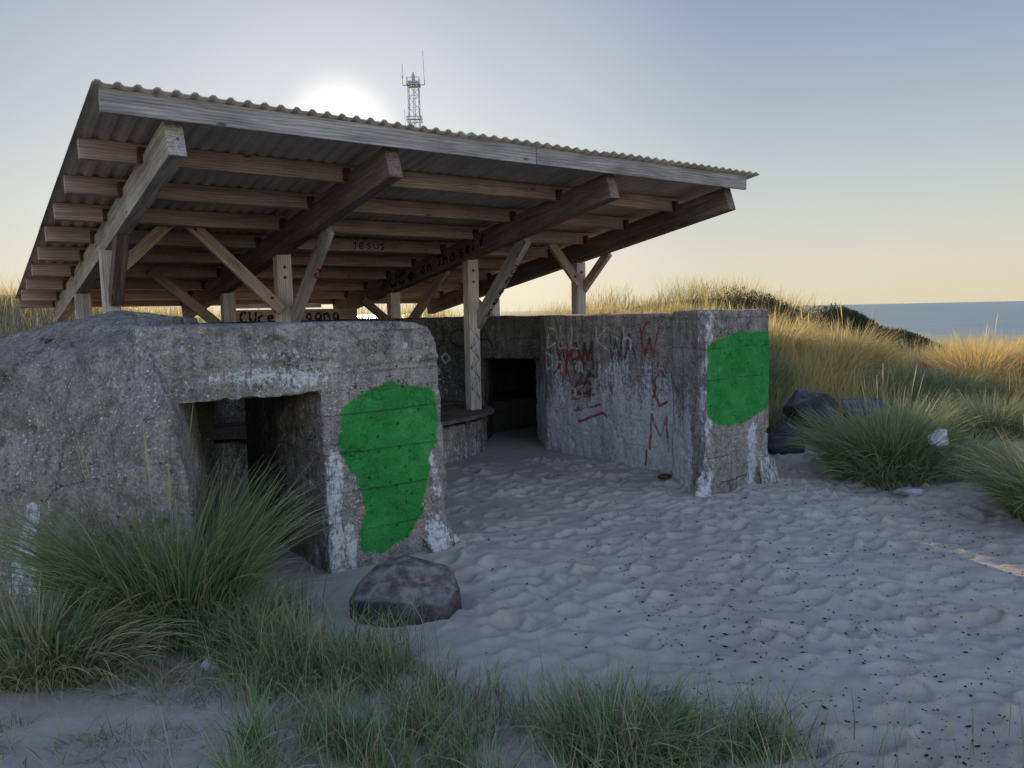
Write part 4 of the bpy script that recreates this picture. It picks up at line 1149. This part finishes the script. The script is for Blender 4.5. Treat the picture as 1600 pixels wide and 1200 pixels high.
part('aerial', lambda bm: [tube_bm(bm, (-.5, 0, TZ - 4.0), (-.92, 0, TZ - 3.95), .03), tube_bm(bm, (-.92, 0, TZ - 3.95), (-1.0, 0, TZ - 2.2), .018)], 'steel', mast)

# ------------------------------------------------------------------ light
SAZ, SEL = R(-11.8), R(12.6)
sun_dir = Vector((math.sin(SAZ) * math.cos(SEL), math.cos(SAZ) * math.cos(SEL), math.sin(SEL)))
L = bpy.data.lights.new('sun', 'SUN'); L.energy = 8.0; L.angle = R(.5); L.color = (1.0, .76, .48)
so = bpy.data.objects.new('sun', L); COL.objects.link(so)
so.rotation_euler = sun_dir.to_track_quat('Z', 'Y').to_euler(); so.location = (0, 0, 30)

BACK_FILL = (2.9, 2.85, 2.85)
HAZE = [(0, (.82, .72, .52)), (.05, (.78, .74, .58)), (.13, (.62, .67, .64)), (.24, (.42, .50, .59)), (.38, (.25, .33, .50)), (.9, (.13, .19, .36))]
world = bpy.data.worlds.new('World'); scn.world = world; world.use_nodes = True
nt = world.node_tree; nt.nodes.clear()
sky = nt.nodes.new('ShaderNodeTexSky'); sky.sky_type = 'NISHITA'; sky.sun_disc = False
sky.sun_elevation = SEL; sky.sun_rotation = SAZ; sky.altitude = 0
sky.air_density = 1.0; sky.dust_density = 1.2; sky.ozone_density = 1.5
def vm(op, a, b):
    n = nt.nodes.new('ShaderNodeVectorMath'); n.operation = op
    for i, v in enumerate((a, b)):
        if v is None: continue
        if isinstance(v, tuple): n.inputs[i].default_value = v
        else: nt.links.new(v, n.inputs[i])
    return n
def mr(v, a, b, c, d):
    n = nt.nodes.new('ShaderNodeMapRange'); n.interpolation_type = 'SMOOTHSTEP'
    for i, x in enumerate((a, b, c, d)): n.inputs[i + 1].default_value = x
    nt.links.new(v, n.inputs[0]); return n.outputs[0]
# clear evening sky: scattering model blended with the milky haze of the coast
c0 = vm('MULTIPLY', sky.outputs[0], (.1, .1, .1)).outputs[0]
den = vm('MULTIPLY_ADD', c0, (1.75, 1.75, 1.75)); den.inputs[2].default_value = (1, 1, 1)
c1 = vm('DIVIDE', c0, den.outputs[0]).outputs[0]
c1 = vm('MULTIPLY', c1, (1.32, 1.40, 1.56)).outputs[0]
tc = nt.nodes.new('ShaderNodeTexCoord')
sep = nt.nodes.new('ShaderNodeSeparateXYZ'); nt.links.new(tc.outputs['Generated'], sep.inputs[0])
rp = nt.nodes.new('ShaderNodeValToRGB'); el = rp.color_ramp.elements
while len(el) < len(HAZE): el.new(.5)
for e_, (p_, c_) in zip(el, HAZE): e_.position = p_; e_.color = (*c_, 1)
nt.links.new(sep.outputs[2], rp.inputs[0])
mz = nt.nodes.new('ShaderNodeMix'); mz.data_type = 'VECTOR'; mz.inputs[0].default_value = .82
nt.links.new(c1, mz.inputs[4]); nt.links.new(rp.outputs[0], mz.inputs[5]); c1 = mz.outputs[1]
# whitish aureole round the hidden sun
dt = vm('DOT_PRODUCT', tc.outputs['Generated'], tuple(sun_dir))
def glow(col, prev, lo, g, pw):
    a = mr(dt.outputs['Value'], lo, 1.0, 0, 1)
    p = nt.nodes.new('ShaderNodeMath'); p.operation = 'POWER'; nt.links.new(a, p.inputs[0]); p.inputs[1].default_value = pw
    s_ = nt.nodes.new('ShaderNodeVectorMath'); s_.operation = 'SCALE'; s_.inputs[0].default_value = col; nt.links.new(p.outputs[0], s_.inputs['Scale'])
    return vm('ADD', prev, s_.outputs[0]).outputs[0]
c1 = glow((.20, .17, .12), c1, .86, 1, 1.6); c1 = glow((.09, .08, .06), c1, .97, 1, 2.0); c1 = glow((.5, .46, .38), c1, .9955, 1, 2.6)
# sky overhead and behind boosted as added fill for the shaded ground
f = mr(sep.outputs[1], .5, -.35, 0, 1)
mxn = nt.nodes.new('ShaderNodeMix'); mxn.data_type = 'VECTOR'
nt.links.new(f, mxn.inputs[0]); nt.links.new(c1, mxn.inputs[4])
nt.links.new(vm('MULTIPLY', c1, BACK_FILL).outputs[0], mxn.inputs[5])
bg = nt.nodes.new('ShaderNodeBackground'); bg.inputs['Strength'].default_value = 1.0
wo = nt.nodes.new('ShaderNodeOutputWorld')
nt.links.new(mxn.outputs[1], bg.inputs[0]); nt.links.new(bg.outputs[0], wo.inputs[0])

# ------------------------------------------------------------------ camera
cd = bpy.data.cameras.new('camera'); cam = bpy.data.objects.new('camera', cd); COL.objects.link(cam)
cd.sensor_width = 36; cd.lens = 36 * 1208 / 1600; cd.clip_end = 100000; cd.clip_start = .05
cam.matrix_world = Matrix.Translation((0, 0, 1.6)) @ Matrix.Rotation(R(90 - 5.35), 4, 'X') @ Matrix.Rotation(R(-1.2), 4, 'Z')
scn.camera = cam
scn.view_settings.view_transform = 'Standard'; scn.view_settings.look = 'None'; scn.view_settings.exposure = 0
